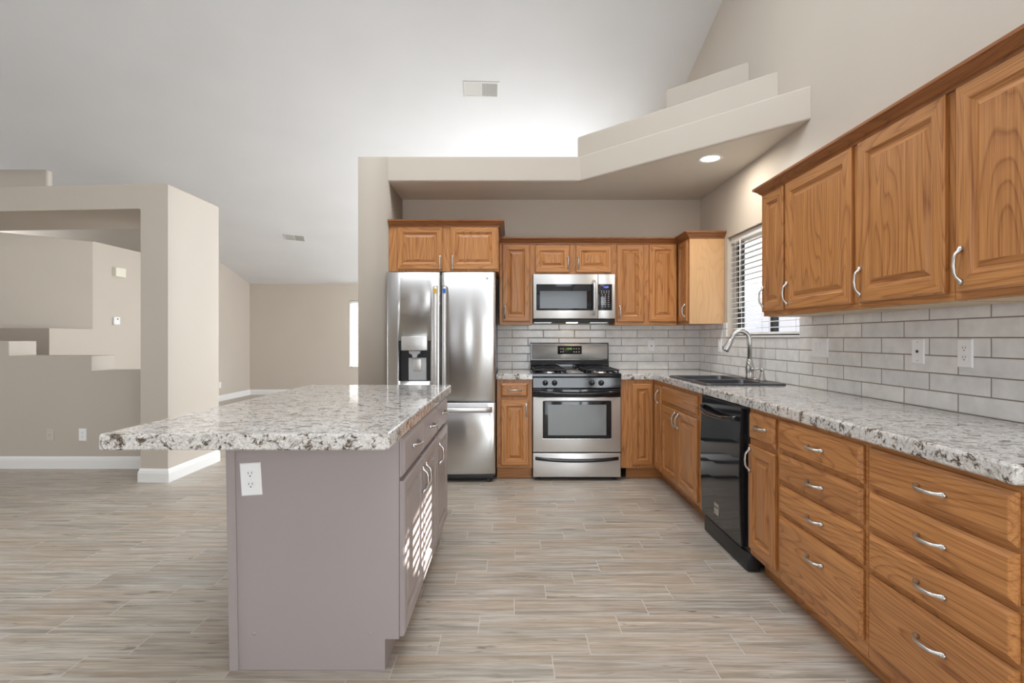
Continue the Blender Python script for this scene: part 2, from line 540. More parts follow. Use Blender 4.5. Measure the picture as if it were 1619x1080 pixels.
def add_wall(name, axis, face, thick, us, cuts=(), top=None, mat='wall', z0=0.0):
    """wall plane of constant `axis`; us = breakpoints along it; cuts = (u0,u1,z0,z1) openings; top=None follows the ceiling"""
    mb = MB()
    us = sorted(set(us) | {c[0] for c in cuts} | {c[1] for c in cuts})
    zs = sorted({z0, 99.0} | {c[2] for c in cuts} | {c[3] for c in cuts})
    for a, b in zip(us, us[1:]):
        for c, d in zip(zs, zs[1:]):
            m = ((a + b) / 2, (c + d) / 2)
            if any(k[0] < m[0] < k[1] and k[2] < m[1] < k[3] for k in cuts): continue
            def zt(y): return d if d < 90 else (top if top is not None else ceil_z(y) + .01)
            if axis == 'x':
                pts = [(a, c), (b, c), (b, zt(b)), (a, zt(a))]
                mb.prism(pts, face, face + thick, axis=0)
            else:
                t = zt(face)
                mb.prism([(a, c), (b, c), (b, t), (a, t)], face, face + thick, axis=1)
    bmesh.ops.remove_doubles(mb.bm, verts=mb.bm.verts[:], dist=1e-5)
    return struct(mb.build(name, M[mat]))

mb = MB(); mb.box((-9.2, -3.4, -.12), (XW + .16, 11.9, 0)); struct(mb.build('floor', M['floor']))
mb = MB()
yy = [-3.4, 2.2, 11.9]
mb.prism([(y, ceil_z(y)) for y in yy] + [(y, ceil_z(y) + .12) for y in yy[::-1]], -9.2, XW + .16, axis=0)
struct(mb.build('ceiling', M['ceiling']))

WIN = (3.45, 4.62, 1.245, 2.095)
FARWIN = (-3.50, -2.30, .58, 2.05)
add_wall('wall_right', 'x', XW, .15, [-3.2, 2.2, 11.7], [WIN])
add_wall('wall_far', 'y', 11.7, .15, [-9.0, XW], [FARWIN])
add_wall('wall_rear', 'y', -3.35, .15, [-9.0, XW])
add_wall('wall_left', 'x', -9.15, .15, [-3.2, 2.2, 11.7])

# kitchen alcove: back wall, wing wall beside the refrigerator, dropped ceiling and the stepped plant ledges above it
mb = MB(); mb.box((-1.06, YB, 0), (XW, 5.45, 2.592)); struct(mb.build('wall_kitchen_back', M['wall']))
mb = MB(); mb.box((-1.322, 4.654, 0), (-1.06, 5.45, 2.808), bevel=.014, seg=3, only=lambda e: all(v.co.y < 4.66 and (v.co.x < -1.1 or v.co.z > 2.7) for v in e.verts))
struct(mb.build('wall_kitchen_wing', M['wall']))
def front_edge(e, z1, z0):
    a, b = e.verts[0].co, e.verts[1].co
    ok = all(not (v.co.x > XW - .01) and v.co.y < 5.3 for v in e.verts) or (min(a.y, b.y) < 5.2 and abs(a.z - b.z) < .01 and max(a.y, b.y) < 5.3)
    return ok
mb = MB(); mb.prism([(-1.06, 4.654), (.60, 4.654), (1.864, 3.337), (1.864, 5.45), (-1.06, 5.45)], 2.592, 2.808, bevel=.014, seg=3, only=lambda e: front_edge(e, 0, 0) and not all(v.co.x < -1.05 for v in e.verts))
ck = struct(mb.build('ceiling_kitchen', M['wall']))
ck.data.materials.append(M['wall_lit'])
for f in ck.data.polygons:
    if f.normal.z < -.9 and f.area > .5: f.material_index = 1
mb = MB(); mb.prism([(.617, 4.996), (1.864, 3.747), (1.864, 3.93), (.708, 5.087)], 2.806, 3.102, bevel=.02, seg=3, only=lambda e: front_edge(e, 0, 0) and max(v.co.z for v in e.verts) > 3.0)
struct(mb.build('trim_1', M['wall']), 'lower stepped plant ledge above the kitchen soffit')
mb = MB(); mb.prism([(1.355, 4.700), (1.864, 4.204), (1.864, 4.39), (1.446, 4.797)], 3.10, 3.405, bevel=.02, seg=3, only=lambda e: front_edge(e, 0, 0) and max(v.co.z for v in e.verts) > 3.3)
struct(mb.build('trim_2', M['wall']), 'upper stepped plant ledge in the corner')

# tiled backsplash
mb = MB(); mb.box((-.125, YB - .010, .90), (XW - .010, YB, 1.366)); struct(mb.build('wall_backsplash_back', M['tile_back']))
mb = MB()
mb.box((XW - .010, 1.0, .90), (XW, YB - .010, 1.2355))
mb.box((XW - .010, 1.0, 1.2355), (XW, 3.45, 1.366))
mb.box((XW - .010, 4.62, 1.2355), (XW, YB - .010, 1.366))
struct(mb.build('wall_backsplash_right', M['tile_right']))

# left: column with header, stepped half wall, angled ledge wall
def shear(u, w, v): return (u, w + .075 * (-2.93 - u), v)
mb = MB()
pts = [(-2.93, 0), (-2.93, 2.557), (-8.99, 2.557), (-8.99, 2.346), (-3.177, 2.346), (-3.177, 0)]
t = MB(); t.prism(pts, 4.60, 5.40, axis=1, F=shear, bevel=.016, seg=3, only=lambda e: all(v.co.z > .05 for v in e.verts) and all(v.co.x > -8 for v in e.verts))
struct(t.build('wall_column', M['wall']))
mb = MB(); mb.box((-8.99, 5.33, 2.557), (-4.600, 5.40, 2.905), bevel=.016, seg=3, only=lambda e: all(v.co.x > -8 for v in e.verts) and all(v.co.z > 2.6 for v in e.verts))
struct(mb.build('trim_3', M['wall']), 'raised block on the header at the left')
mb = MB(); mb.prism([(-8.99, 0), (-3.178, 0), (-3.178, .922), (-3.962, .922), (-3.962, 1.064), (-4.745, 1.064), (-4.745, 1.205), (-8.99, 1.205)], 5.085, 5.385, axis=1, bevel=.008, seg=2,
         only=lambda e: all(v.co.z > .5 and v.co.x > -8 and v.co.x < -3.2 for v in e.verts))
struct(mb.build('wall_half', M['wall']))
mb = MB(); mb.prism([(-8.99, 6.61), (-5.67, 6.61), (-5.67, 7.35), (-8.99, 7.35)], 0, 1.354, bevel=.012, seg=2, only=lambda e: all(v.co.z > .5 and v.co.x > -8 and v.co.y < 7 for v in e.verts))
struct(mb.build('wall_hall_low', M['wall']))
mb = MB(); mb.prism([(-8.99, 6.63), (-6.365, 6.63), (-5.672, 7.30), (-5.672, 8.75), (-8.99, 8.75)], 0, 2.548, bevel=.012, seg=2, only=lambda e: all(v.co.z > .5 and v.co.x > -8 and v.co.y < 8 for v in e.verts))
struct(mb.build('wall_hall_ledge', M['wall']))
mb = MB(); mb.prism([(8.75, 0), (11.7, 0), (11.7, ceil_z(11.7) + .01), (8.75, ceil_z(8.75) + .01)], -6.44, -5.672, axis=0)
struct(mb.build('wall_living_left', M['wall']))

BB = [(0, 0), (.016, 0), (.016, .078), (.013, .084), (.013, .092), (.009, .100), (.005, .112), (0, .115)]
def baseboard(name, path):
    mb = MB(); mb.sweep(path, BB); return struct(mb.build(name, M['trim']))
baseboard('baseboard_column', [(-2.93, 5.40), (-2.93, 4.60), (-3.177, 4.618), (-3.177, 5.083)])
baseboard('baseboard_half', [(-3.195, 5.085), (-8.98, 5.085)])
baseboard('baseboard_living', [(XW - .001, 11.7), (-5.672, 11.7), (-5.672, 7.3)])

# kitchen window: frame, panes, sill
mb = MB()
y0, y1, z0, z1 = WIN
mb.box((1.955, y0, z0), (1.995, y0 + .035, z1)); mb.box((1.955, y1 - .035, z0), (1.995, y1, z1))
mb.box((1.955, y0, z0), (1.995, y1, z0 + .035)); mb.box((1.955, y0, z1 - .035), (1.995, y1, z1))
mb.box((1.950, 3.985, z0 + .035), (1.990, 4.035, z1 - .035))
w1 = struct(mb.build('window_1', M['bronze']))
mb = MB(); mb.box((1.972, y0 + .03, z0 + .03), (1.976, y1 - .03, z1 - .03)); mb.build('pane', M['pane'], w1)
mb = MB(); mb.box((1.848, y0 - .004, 1.2365), (1.954, y1 + .004, 1.2525), bevel=.003); struct(mb.build('trim_4', M['trim']), 'white window sill')

# far living room window
mb = MB()
a0, a1, c0, c1 = FARWIN
for p, q in (((a0, c0), (a0 + .04, c1)), ((a1 - .04, c0), (a1, c1)), ((a0, c0), (a1, c0 + .04)), ((a0, c1 - .04), (a1, c1))):
    mb.box((p[0], 11.79, p[1]), (q[0], 11.84, q[1]))
mb.box(((a0 + a1) / 2 - .02, 11.79, c0), ((a0 + a1) / 2 + .02, 11.84, c1))
w2 = struct(mb.build('window_2', M['trim']))
mb = MB(); mb.box((a0 + .03, 11.812, c0 + .03), (a1 - .03, 11.816, c1 - .03)); mb.build('pane', M['pane'], w2)

# glowing panes for unseen windows and added ceiling fill, on closed walls
def unseen_window(name, kind, a, b):
    ax = kind
    mb = MB(); mb.box(a, b); return struct(mb.build(name, M['unseen_pane']))
unseen_window('window_3', 'x', (1.845, -2.4, .05), (1.863, -.4, 2.1))
unseen_window('window_4', 'y', (-1.15, -3.198, .05), (-.65, -3.18, 3.05))
mb = MB(); mb.box((-2.45, -3.198, .05), (-1.75, -3.18, 2.9)); struct(mb.build('window_5', M['dim_pane']))
unseen_window('added_pane_rear', 'y', (.25, -3.198, .06), (1.75, -3.18, 2.35))  # pane added with the rear fill, mirrored in the range
unseen_window('added_pane_hall', 'x', (-8.998, 7.3, 2.62), (-8.98, 8.7, 3.08))  # pane added with the hall fill
unseen_window('added_pane_left', 'x', (-8.998, -1.9, .6), (-8.98, 1.1, 2.6))  # pane added with the left fill
mb = MB(); mb.box((-8.99, 8.92, 0), (-6.441, 9.04, ceil_z(8.98))); struct(mb.build('wall_hall_back', M['wall']))
for k, (ya, yb_, xa, xb) in enumerate(((2.30, 3.40, -1.8, .8), (-.55, .95, .25, 1.55), (7.8, 9.6, -1.4, 1.2))):  # glowing ceiling panes added with the top fills, out of view
    lo_ = .035
    mb = MB(); mb.prism([(ya, ceil_z(ya) - lo_), (yb_, ceil_z(yb_) - lo_), (yb_, ceil_z(yb_) - .002), (ya, ceil_z(ya) - .002)], xa, xb, axis=0)
    struct(mb.build(('added_pane_top', 'added_pane_rear_top', 'added_pane_living_top')[k], M['unseen_pane']))
unseen_window('window_6', 'x', (1.845, 6.8, .4), (1.863, 10.0, 2.4))

# outside the kitchen window
mb = MB(); mb.box((2.03, -6, -.25), (26, 30, -.15)); struct(mb.build('ground_outside', M['ground']))
mb = MB(); mb.box((7.0, 2, -.15), (7.2, 28, 2.35)); struct(mb.build('wall_outside', M['block']))
mb = MB(); mb.prism([(-2, -.15), (9.9, -.15), (9.9, 3.15), (8.6, 3.86), (7.8, 4.31), (5.5, 5.6), (-2, 5.6)], 7.21, 7.4, axis=0); struct(mb.build('added_shade_gable', M['block']))  # gable outline added out of view to trim the sun patch's lower edge
t_ = bmesh.new(); bmesh.ops.create_icosphere(t_, subdivisions=4, radius=1.0)
from mathutils import noise as _nz
for v in t_.verts:
    k = 1 + .22 * _nz.noise(v.co * 2.3) + .10 * _nz.noise(v.co * 6.1)
    v.co = Vector((10.4 + v.co.x * 1.5 * k, 10.6 + v.co.y * 3.2 * k, max(7.75 + v.co.z * 1.9 * k, 6.20 + .10 * _nz.noise(v.co * 5))))
tree = bpy.data.objects.new('added_shade_tree', None); COL.objects.link(tree); tree.location = (10.4, 12.4, -.15); struct(tree)  # tree added out of view; its crown cuts off the sun patch's top
mb = MB(); mb.merge(t_, smooth=True); mb.build('crown', M['leaf'], tree)
mb = MB(); mb.tube([(10.4, 12.4, -.15), (10.45, 12.3, 3), (10.4, 11.6, 6.6)], [.22, .17, .12], 10); mb.build('trunk', M['bark'], tree)
mb = MB(); mb.box((2.03, 0, 2.46), (3.02, 9, 2.60)); struct(mb.build('trim_5', M['stucco']), 'added roof eave shading the kitchen window from the sun')  # eave added to shade the upper part of the window

# ------------------------------------------------------------------ blinds
def blind(name, F, u0, u1, v0, v1, label, tilt, pitch=.0435, width=.048, group=None, wand=None):
    um = (u0 + u1) / 2
    root = thing(name, label, 'blind', F(um, 0, v1), 'window blinds')
    mb = MB(); mb.box((u0, -.026, v1 - .052), (u1, .026, v1), bevel=.003, F=F); mb.build('headrail', M['blind'], root)
    mb = MB(); mb.box((u0 + .003, -.024, v0), (u1 - .003, .024, v0 + .018), bevel=.003, F=F); mb.build('bottom_rail', M['blind'], root)
    mb = MB(); v = v0 + .018 + pitch * .7
    s, c = math.sin(tilt) * width / 2, math.cos(tilt) * width / 2
    while v < v1 - .065:
        mb.prism([(-c, v - s), (0, v + .0025), (c, v + s), (c, v + s + .0038), (0, v + .0063), (-c, v - s + .0038)], u0 + .004, u1 - .004, axis=0, F=F)
        v += pitch
    mb.build('slats', M['blind'], root)
    n = max(2, int((u1 - u0) / .45) + 1)
    for k in range(n):
        u = u0 + .1 + (u1 - u0 - .2) * k / (n - 1)
        mb = MB()
        for w in (-.026, .026): mb.tube([F(u, w, v0 + .01), F(u, w, v1 - .04)], .0011, 5)
        mb.build('ladder_cord', M['blind'], root)
    if wand:
        mb = MB(); mb.tube([F(wand, .035, v1 - .05), F(wand, .038, v1 - .62)], .004, 8); mb.build('wand', M['blind'], root)
    return root
blind('window_blind', front_right(1.915), 3.458, 4.612, 1.262, 2.090, 'white horizontal slat blind in the window over the sink', -.10, wand=4.40)
blind('window_blind', front_back(11.755), -3.49, -2.31, .60, 2.045, 'white slat blind on the far living room window past the kitchen', .95)

# ------------------------------------------------------------------ cabinets
FB_BASE, FB_UP = front_back(4.673), front_back(4.978)
FR_BASE, FR_UP = front_right(1.260), front_right(1.560)
CT = .8725     # underside of the counters
TOE = .105
OZ, OX, OY = M['oak_z'], M['oak_x'], M['oak_y']

# --- wall cabinets, back run
UPB = 'oak wall cabinets on the back wall'
r = thing('wall_cabinet', 'deep two-door oak cabinet above the refrigerator', 'cabinet', (-.58, 4.973, 1.812), UPB)
F = front_back(4.673)
cab_body(F, -1.0575, -.1030, 1.812, 2.215, .606, OZ, r)
for a, b in ((-.983, -.588), (-.522, -.112)):
    d = panel_door(F, a, b, 1.828, 2.196, OZ, OX, 'door', r)
    pull(F, -.608 if a < -.6 else -.500, 1.889, d)
mb = MB()
CROWN = [(-.02, 0), (.008, 0), (.010, .010), (.018, .016), (.030, .030), (.040, .038), (.044, .042), (.050, .044), (.050, .056), (-.02, .056)]
def crown(path, z, mat, name, parent=None):
    m = MB(); m.sweep(path, [(o, z + h) for o, h in CROWN]); return m.build(name, mat, parent)
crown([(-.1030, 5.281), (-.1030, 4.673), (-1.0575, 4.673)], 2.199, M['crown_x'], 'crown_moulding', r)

def back_cab(label, u0, u1, v0, doors, group=UPB):
    r = thing('wall_cabinet', label, 'cabinet', ((u0 + u1) / 2, 5.13, v0), group)
    cab_body(FB_UP, u0, u1, v0, 2.118, .303, OZ, r, rail_mat=OX, under=M['oak_under'])
    for a, b, va, vb, hu, hv in doors:
        d = panel_door(FB_UP, a, b, va, vb, OZ, OX, 'door', r)
        if hu is not None: pull(FB_UP, hu, hv, d)
    return r
back_cab('narrow one-door oak wall cabinet between refrigerator and microwave', -.1005, .2035, 1.358, [(-.073, .182, 1.386, 2.098, -.050, 1.474)])
back_cab('short two-door oak wall cabinet above the microwave', .2045, .9655, 1.822, [(.229, .548, 1.840, 2.090, .532, 1.930), (.605, .935, 1.840, 2.090, .625, 1.930)])
back_cab('two-door oak wall cabinet right of the microwave', .9665, 1.538, 1.358, [(.984, 1.232, 1.384, 2.098, 1.008, 1.474), (1.283, 1.536, 1.384, 2.098, None, 0)])
# corner wall cabinet with a pale end panel
r = thing('wall_cabinet', 'corner oak wall cabinet with pale side panel beside the window', 'cabinet', (1.70, 4.98, 1.358), UPB)
mb = MB(); mb.box((1.560, 4.690, 1.358), (1.853, 5.271, 2.118)); mb.build('body', OZ, r)
mb = MB(); mb.box((1.560, 4.682, 1.358), (1.863, 4.6895, 2.118)); mb.build('side_panel', M['oak_pale'], r)
d = panel_door(FR_UP, 4.712, 4.950, 1.384, 2.098, OZ, OY, 'door', r)
pull(FR_UP, 4.738, 1.474, d)
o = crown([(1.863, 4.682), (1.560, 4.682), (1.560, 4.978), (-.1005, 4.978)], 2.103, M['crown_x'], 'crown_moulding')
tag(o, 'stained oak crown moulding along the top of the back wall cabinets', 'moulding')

# --- wall cabinets, right run
UPR = 'oak wall cabinets on the right wall'
def right_cab(label, a, b, door, hu):
    r = thing('wall_cabinet', label, 'cabinet', (1.71, (a + b) / 2, 1.366), UPR)
    cab_body(FR_UP, a, b, 1.366, 2.118, .293, OZ, r, rail_mat=OY, under=M['oak_under'])
    d = panel_door(FR_UP, door[0], door[1], 1.392, 2.100, OZ, OY, 'door', r, stile=.060)
    pull(FR_UP, hu, 1.482, d, L=.108)
right_cab('narrow oak wall cabinet beside the window over the sink', 3.036, 3.310, (3.046, 3.297), 3.270)
right_cab('wide oak wall cabinet next to the narrow one by the window', 2.415, 3.034, (2.438, 3.021), 2.990)
right_cab('wide oak wall cabinet above the switches, third from the window', 1.885, 2.413, (1.912, 2.394), 2.365)
right_cab('oak wall cabinet cut off by the photo edge, nearest of its row', 1.37, 1.883, (1.385, 1.865), 1.835)
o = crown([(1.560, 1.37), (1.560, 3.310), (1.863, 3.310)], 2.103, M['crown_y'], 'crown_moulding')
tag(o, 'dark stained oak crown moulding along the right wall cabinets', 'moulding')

# --- base cabinets
BB_G = 'oak base cabinets'
r = thing('base_cabinet', 'narrow oak base cabinet between refrigerator and range', 'cabinet', (.035, 4.97, 0), BB_G)
cab_body(FB_BASE, -.118, .188, TOE, CT, .596, OZ, r, rail_mat=OX, toe=TOE, toe_mat=OX)
d = slab_front(FB_BASE, -.083, .152, .722, .840, OX, 'drawer', r); pull(FB_BASE, .035, .785, d, vertical=False)
d = panel_door(FB_BASE, -.083, .158, .130, .695, OZ, OX, 'door', r); pull(FB_BASE, .137, .612, d)

r = thing('corner_base_cabinet', 'corner oak base cabinet between range and sink cabinet', 'cabinet', (1.4, 4.9, 0), BB_G)
mb = MB(); mb.prism([(.960, 4.673), (1.260, 4.673), (1.260, 4.432), (1.853, 4.432), (1.853, 5.271), (.960, 5.271)], TOE, CT); mb.build('body', OZ, r)
mb = MB(); mb.prism([(1.02, 4.748), (1.335, 4.748), (1.335, 4.432), (1.35, 4.432), (1.35, 4.763), (1.02, 4.763)], .001, TOE); mb.build('toe_kick', OX, r)
panel_door(FB_BASE, 1.056, 1.236, .132, .836, OZ, OX, 'door', r)
d = panel_door(FR_BASE, 4.446, 4.640, .132, .836, OZ, OY, 'door', r); pull(FR_BASE, 4.50, .742, d)

r = thing('sink_base_cabinet', 'two-door oak base cabinet under the sink', 'cabinet', (1.55, 3.94, 0), BB_G)
mb = MB()
mb.box((3.472, -.020, TOE), (4.430, 0, CT), F=FR_BASE)
mb.box((3.472, -.590, TOE), (3.490, -.020, CT), F=FR_BASE); mb.box((4.412, -.590, TOE), (4.430, -.020, CT), F=FR_BASE)
mb.box((3.490, -.590, TOE), (4.412, -.020, TOE + .018), F=FR_BASE); mb.box((3.490, -.590, TOE), (4.412, -.580, CT - .2), F=FR_BASE)
mb.build('body', OZ, r)
mb = MB(); mb.box((3.472, -.090, .001), (4.430, -.075, TOE), F=FR_BASE); mb.build('toe_kick', OY, r)
slab_front(FR_BASE, 3.597, 4.418, .715, .842, OY, 'false_drawer_front', r)
d = panel_door(FR_BASE, 4.012, 4.418, .135, .690, OZ, OY, 'door', r); pull(FR_BASE, 4.045, .618, d)
d = panel_door(FR_BASE, 3.588, 3.995, .135, .690, OZ, OY, 'door', r); pull(FR_BASE, 3.960, .618, d)

r = thing('base_cabinet', 'narrow oak base cabinet with one drawer beside the dishwasher', 'cabinet', (1.55, 2.67, 0), BB_G)
cab_body(FR_BASE, 2.512, 2.822, TOE, CT, .592, OZ, r, rail_mat=OY, toe=TOE, toe_mat=OY)
d = slab_front(FR_BASE, 2.538, 2.806, .710, .850, OY, 'drawer', r); pull(FR_BASE, 2.665, .785, d, vertical=False)
d = panel_door(FR_BASE, 2.531, 2.806, .142, .682, OZ, OY, 'door', r); pull(FR_BASE, 2.778, .606, d, L=.105)

for label, a, b, d0, d1 in (('oak base cabinet of four drawers, next to the narrow cabinet', 1.892, 2.510, 1.907, 2.495), ('widest oak four-drawer base cabinet, at the end of the counter', 1.302, 1.890, 1.326, 1.872)):
    r = thing('drawer_cabinet', label, 'cabinet', (1.55, (a + b) / 2, 0), BB_G)
    cab_body(FR_BASE, a, b, TOE, CT, .592, OY, r, rail_mat=OY, toe=TOE, toe_mat=OY)
    for z0_, z1_ in ((.716, .853), (.572, .700), (.428, .556), (.160, .412)):
        d = slab_front(FR_BASE, d0, d1, z0_, z1_, OY, 'drawer', r)
        hz = (z0_ + z1_) / 2 if z1_ - z0_ < .2 else z1_ - .085
        pull(FR_BASE, (d0 + d1) / 2 - .012, hz, d, vertical=False, L=.098)

# --- counters
def inset(poly, d):
    out = []
    n = len(poly)
    for i in range(n):
        p0, p1, p2 = Vector(poly[i - 1]), Vector(poly[i]), Vector(poly[(i + 1) % n])
        a, b = (p1 - p0).normalized(), (p2 - p1).normalized()
        na, nb = Vector((-a.y, a.x)), Vector((-b.y, b.x))
        m = (na + nb).normalized()
        out.append(tuple(p1 + m * (d / max(m.dot(na), .3))))
    return out
def arc(cx, cy, r, a0, a1, n=6):
    return [(cx + r * math.cos(math.radians(a0 + (a1 - a0) * k / n)), cy + r * math.sin(math.radians(a0 + (a1 - a0) * k / n))) for k in range(n + 1)]
def counter(name, poly, z0, z1, label, holes=(), r=.009):
    """poly counter-clockwise"""
    t = bmesh.new()
    prof = [(r * .6, z0), (0, z0 + r * .6), (0, z1 - r), (r * .29, z1 - r * .29), (r, z1)]
    R = [[t.verts.new((*p, z)) for p in (inset(poly, i) if i else poly)] for i, z in prof]
    n = len(poly)
    for k in range(len(R) - 1):
        for i in range(n):
            f = t.faces.new((R[k][i], R[k][(i + 1) % n], R[k + 1][(i + 1) % n], R[k + 1][i]))
    HT = [[t.verts.new((*p, z1)) for p in h] for h in holes]
    HB = [[t.verts.new((*p, z0)) for p in h] for h in holes]
    for a, b in zip(HT, HB):
        for i in range(len(a)):
            j = (i + 1) % len(a); t.faces.new((a[i], a[j], b[j], b[i]))
    def fill(loops):
        es = []
        for l in loops:
            for i in range(len(l)):
                e = t.edges.get((l[i], l[(i + 1) % len(l)])) or t.edges.new((l[i], l[(i + 1) % len(l)]))
                es.append(e)
        bmesh.ops.triangle_fill(t, edges=es, use_beauty=True)
    fill([R[-1]] + HT); fill([R[0]] + HB)
    mb = MB(); mb.merge(t)
    o = mb.build(name, M['granite'])
    return tag(o, label, 'counter', 'speckled stone counters')
CZ0, CZ1 = .873, .925
hole = [(1.285, 3.505), (1.690, 3.505), (1.690, 4.285), (1.285, 4.285)]
main = [(.958, 4.646), (1.225, 4.646), (1.230, 4.641)] + arc(1.242, 1.324, .012, 180, 270) + [(1.854, 1.312), (1.854, 5.272), (.958, 5.272)]
counter('countertop', main, CZ0, CZ1, 'L-shaped speckled stone counter running along the right wall', [hole])
counter('countertop', [(-.122, 4.646), (.190, 4.646), (.190, 5.272), (-.122, 5.272)], CZ0, CZ1, 'short speckled stone counter between refrigerator and range')
isl = arc(-1.320, 1.735, .006, 180, 270, 3) + [(-.404, 1.729)] + [(-.392, 1.741)] + arc(-.398, 3.548, .006, 0, 90, 3) + arc(-1.320, 3.548, .006, 90, 180, 3)
counter('countertop', isl, CZ0, CZ1, 'large speckled stone top on the mauve island', r=.007)

# --- island
r = thing('island_cabinet', 'mauve painted island cabinet under the large stone top', 'cabinet', (-.72, 2.7, 0))
FI = front_island(-.414)
mb = MB(); mb.prism([(-1.028, .001), (-.466, .001), (-.466, .116), (-.414, .116), (-.414, CT), (-1.028, CT)], 1.996, 3.372, axis=1); mb.build('body', M['mauve'], r)
t = MB(); t.rings([[(-1.040 - .015 * s, 1.990, z), (-1.007 - .015 * s, 1.990, z), (-1.007 - .015 * s, 2.045, z), (-1.040 - .015 * s, 2.045, z)] for s, z in ((0, .001), (1, CT))])
t.build('corner_trim', M['mauve'], r)
for px in (-.952, -.520):
    mb = MB(); mb.lathe([(.0001, -.0025), (.006, -.0015), (.008, 0), (.008, .004)], (px, 1.9955, .137), axis=1, seg=14); mb.build('screw_cap', M['mauve'], r)
for k, (a, b) in enumerate(((2.004, 2.432), (2.448, 2.896), (2.914, 3.368))):
    d = slab_front(FI, a, b, .716, .862, M['mauve'], 'drawer', r); pull(FI, (a + b) / 2, .800, d, vertical=False, mat='chrome')
    d = panel_door(FI, a, b, .122, .700, M['mauve'], M['mauve'], 'door', r)
    pull(FI, (b - .035) if k == 0 else a + .035, .600, d, mat='chrome')

# ------------------------------------------------------------------ refrigerator
r = thing('refrigerator', 'stainless french-door refrigerator with water dispenser', 'refrigerator', (-.592, 4.93, 0))
mb = MB(); mb.box((-1.052, 4.655, .045), (-.131, 5.268, 1.775), bevel=.004); mb.build('body', M['steel_dark'], r)
def curved_door(x0, x1, z0, z1, yf, depth, bulge, name, mat, holes=None, n=16, er=.014):
    xs = [x0, x0 + er * .12, x0 + er * .45, x0 + er]
    xs += [x0 + er + (x1 - x0 - 2 * er) * k / n for k in range(1, n)]
    xs += [x1 - er, x1 - er * .45, x1 - er * .12, x1]
    if holes: xs += [holes[0], holes[1]]
    xs = sorted(set(xs))
    zs = sorted({z0, z0 + .004, z1 - .004, z1} | ({holes[2], holes[3]} if holes else set()))
    def yy_(x):
        tt = (x - x0) / (x1 - x0) * 2 - 1
        y = yf + bulge * tt * tt
        d = min(x - x0, x1 - x)
        if d < er: y += er - math.sqrt(max(er * er - (er - d) ** 2, 0))
        return y
    t = bmesh.new(); V = {}
    for i, x in enumerate(xs):
        for j, z in enumerate(zs):
            V[i, j] = t.verts.new((x, yy_(x) + (.004 if j in (0, len(zs) - 1) else 0), z))
    B = {}
    nb = len(xs) - 1; nz = len(zs) - 1
    yb = yf + depth
    def bv(i, j):
        if (i, j) not in B: B[i, j] = t.verts.new((xs[i], yb, zs[j]))
        return B[i, j]
    for i in range(nb):
        for j in range(nz):
            xm, zm = (xs[i] + xs[i + 1]) / 2, (zs[j] + zs[j + 1]) / 2
            inh = holes and holes[0] < xm < holes[1] and holes[2] < zm < holes[3]
            if not inh:
                f = t.faces.new((V[i, j], V[i + 1, j], V[i + 1, j + 1], V[i, j + 1])); f.smooth = True
            t.faces.new((bv(i, j), bv(i, j + 1), bv(i + 1, j + 1), bv(i + 1, j)))
        t.faces.new((V[i, 0], bv(i, 0), bv(i + 1, 0), V[i + 1, 0])); t.faces.new((V[i, nz], V[i + 1, nz], bv(i + 1, nz), bv(i, nz)))
    for j in range(nz):
        for i in (0, nb): t.faces.new((V[i, j], V[i, j + 1], bv(i, j + 1), bv(i, j)))
    if holes:
        hi = [xs.index(holes[0]), xs.index(holes[1])]; hj = [zs.index(holes[2]), zs.index(holes[3])]
        C = {}
        def cv(i, j):
            if (i, j) not in C: C[i, j] = t.verts.new((xs[i], yb - .008, zs[j]))
            return C[i, j]
        for i in range(hi[0], hi[1]):
            t.faces.new((V[i, hj[0]], V[i + 1, hj[0]], cv(i + 1, hj[0]), cv(i, hj[0])))
            t.faces.new((V[i, hj[1]], V[i + 1, hj[1]], cv(i + 1, hj[1]), cv(i, hj[1])))
            for j in range(hj[0], hj[1]): t.faces.new((cv(i, j), cv(i + 1, j), cv(i + 1, j + 1), cv(i, j + 1)))
        for j in range(hj[0], hj[1]):
            t.faces.new((V[hi[0], j], V[hi[0], j + 1], cv(hi[0], j + 1), cv(hi[0], j)))
            t.faces.new((V[hi[1], j], V[hi[1], j + 1], cv(hi[1], j + 1), cv(hi[1], j)))
    mb = MB(); mb.merge(t); return mb.build(name, mat, r)
YD = 4.565
H = (-.951, -.678, .868, 1.212)
dl = curved_door(-1.057, -.597, .697, 1.795, YD, .088, .012, 'door', M['steel'], holes=H)
dr = curved_door(-.588, -.127, .697, 1.795, YD, .088, .012, 'door', M['steel'])
fz = curved_door(-1.057, -.127, .075, .683, YD, .088, .016, 'freezer_drawer', M['steel'])
# dispenser
mb = MB()
mb.box((H[0] + .001, YD + .070, H[2] + .001), (H[1] - .001, YD + .079, H[3] - .001))
mb.box((H[0] + .001, YD + .012, H[2] + .001), (H[0] + .006, YD + .070, H[3] - .001)); mb.box((H[1] - .006, YD + .012, H[2] + .001), (H[1] - .001, YD + .070, H[3] - .001))
mb.box((H[0] + .001, YD + .012, H[3] - .085), (H[1] - .001, YD + .070, H[3] - .001))
mb.build('dispenser_recess', M['black_matte'], dl)
mb = MB(); mb.box((-.926, YD - .006, 1.128), (-.706, YD + .060, 1.247), bevel=.004); mb.text('water   crushed   cubed', .012, (-.816, YD - .0065, 1.165), mat=M['grey'], depth=.0003)
mb.build('dispenser_panel', M['steel_flat'], dl)
mb = MB(); mb.rings([[(x0, YD + .012, z), (x1, YD + .012, z), (x1, YD + .055, z), (x0, YD + .055, z)] for x0, x1, z in ((-.866, -.766, 1.124), (-.860, -.772, 1.100), (-.842, -.790, 1.096), (-.832, -.800, 1.068))])
mb.build('dispenser_spout', M['grey'], dl)
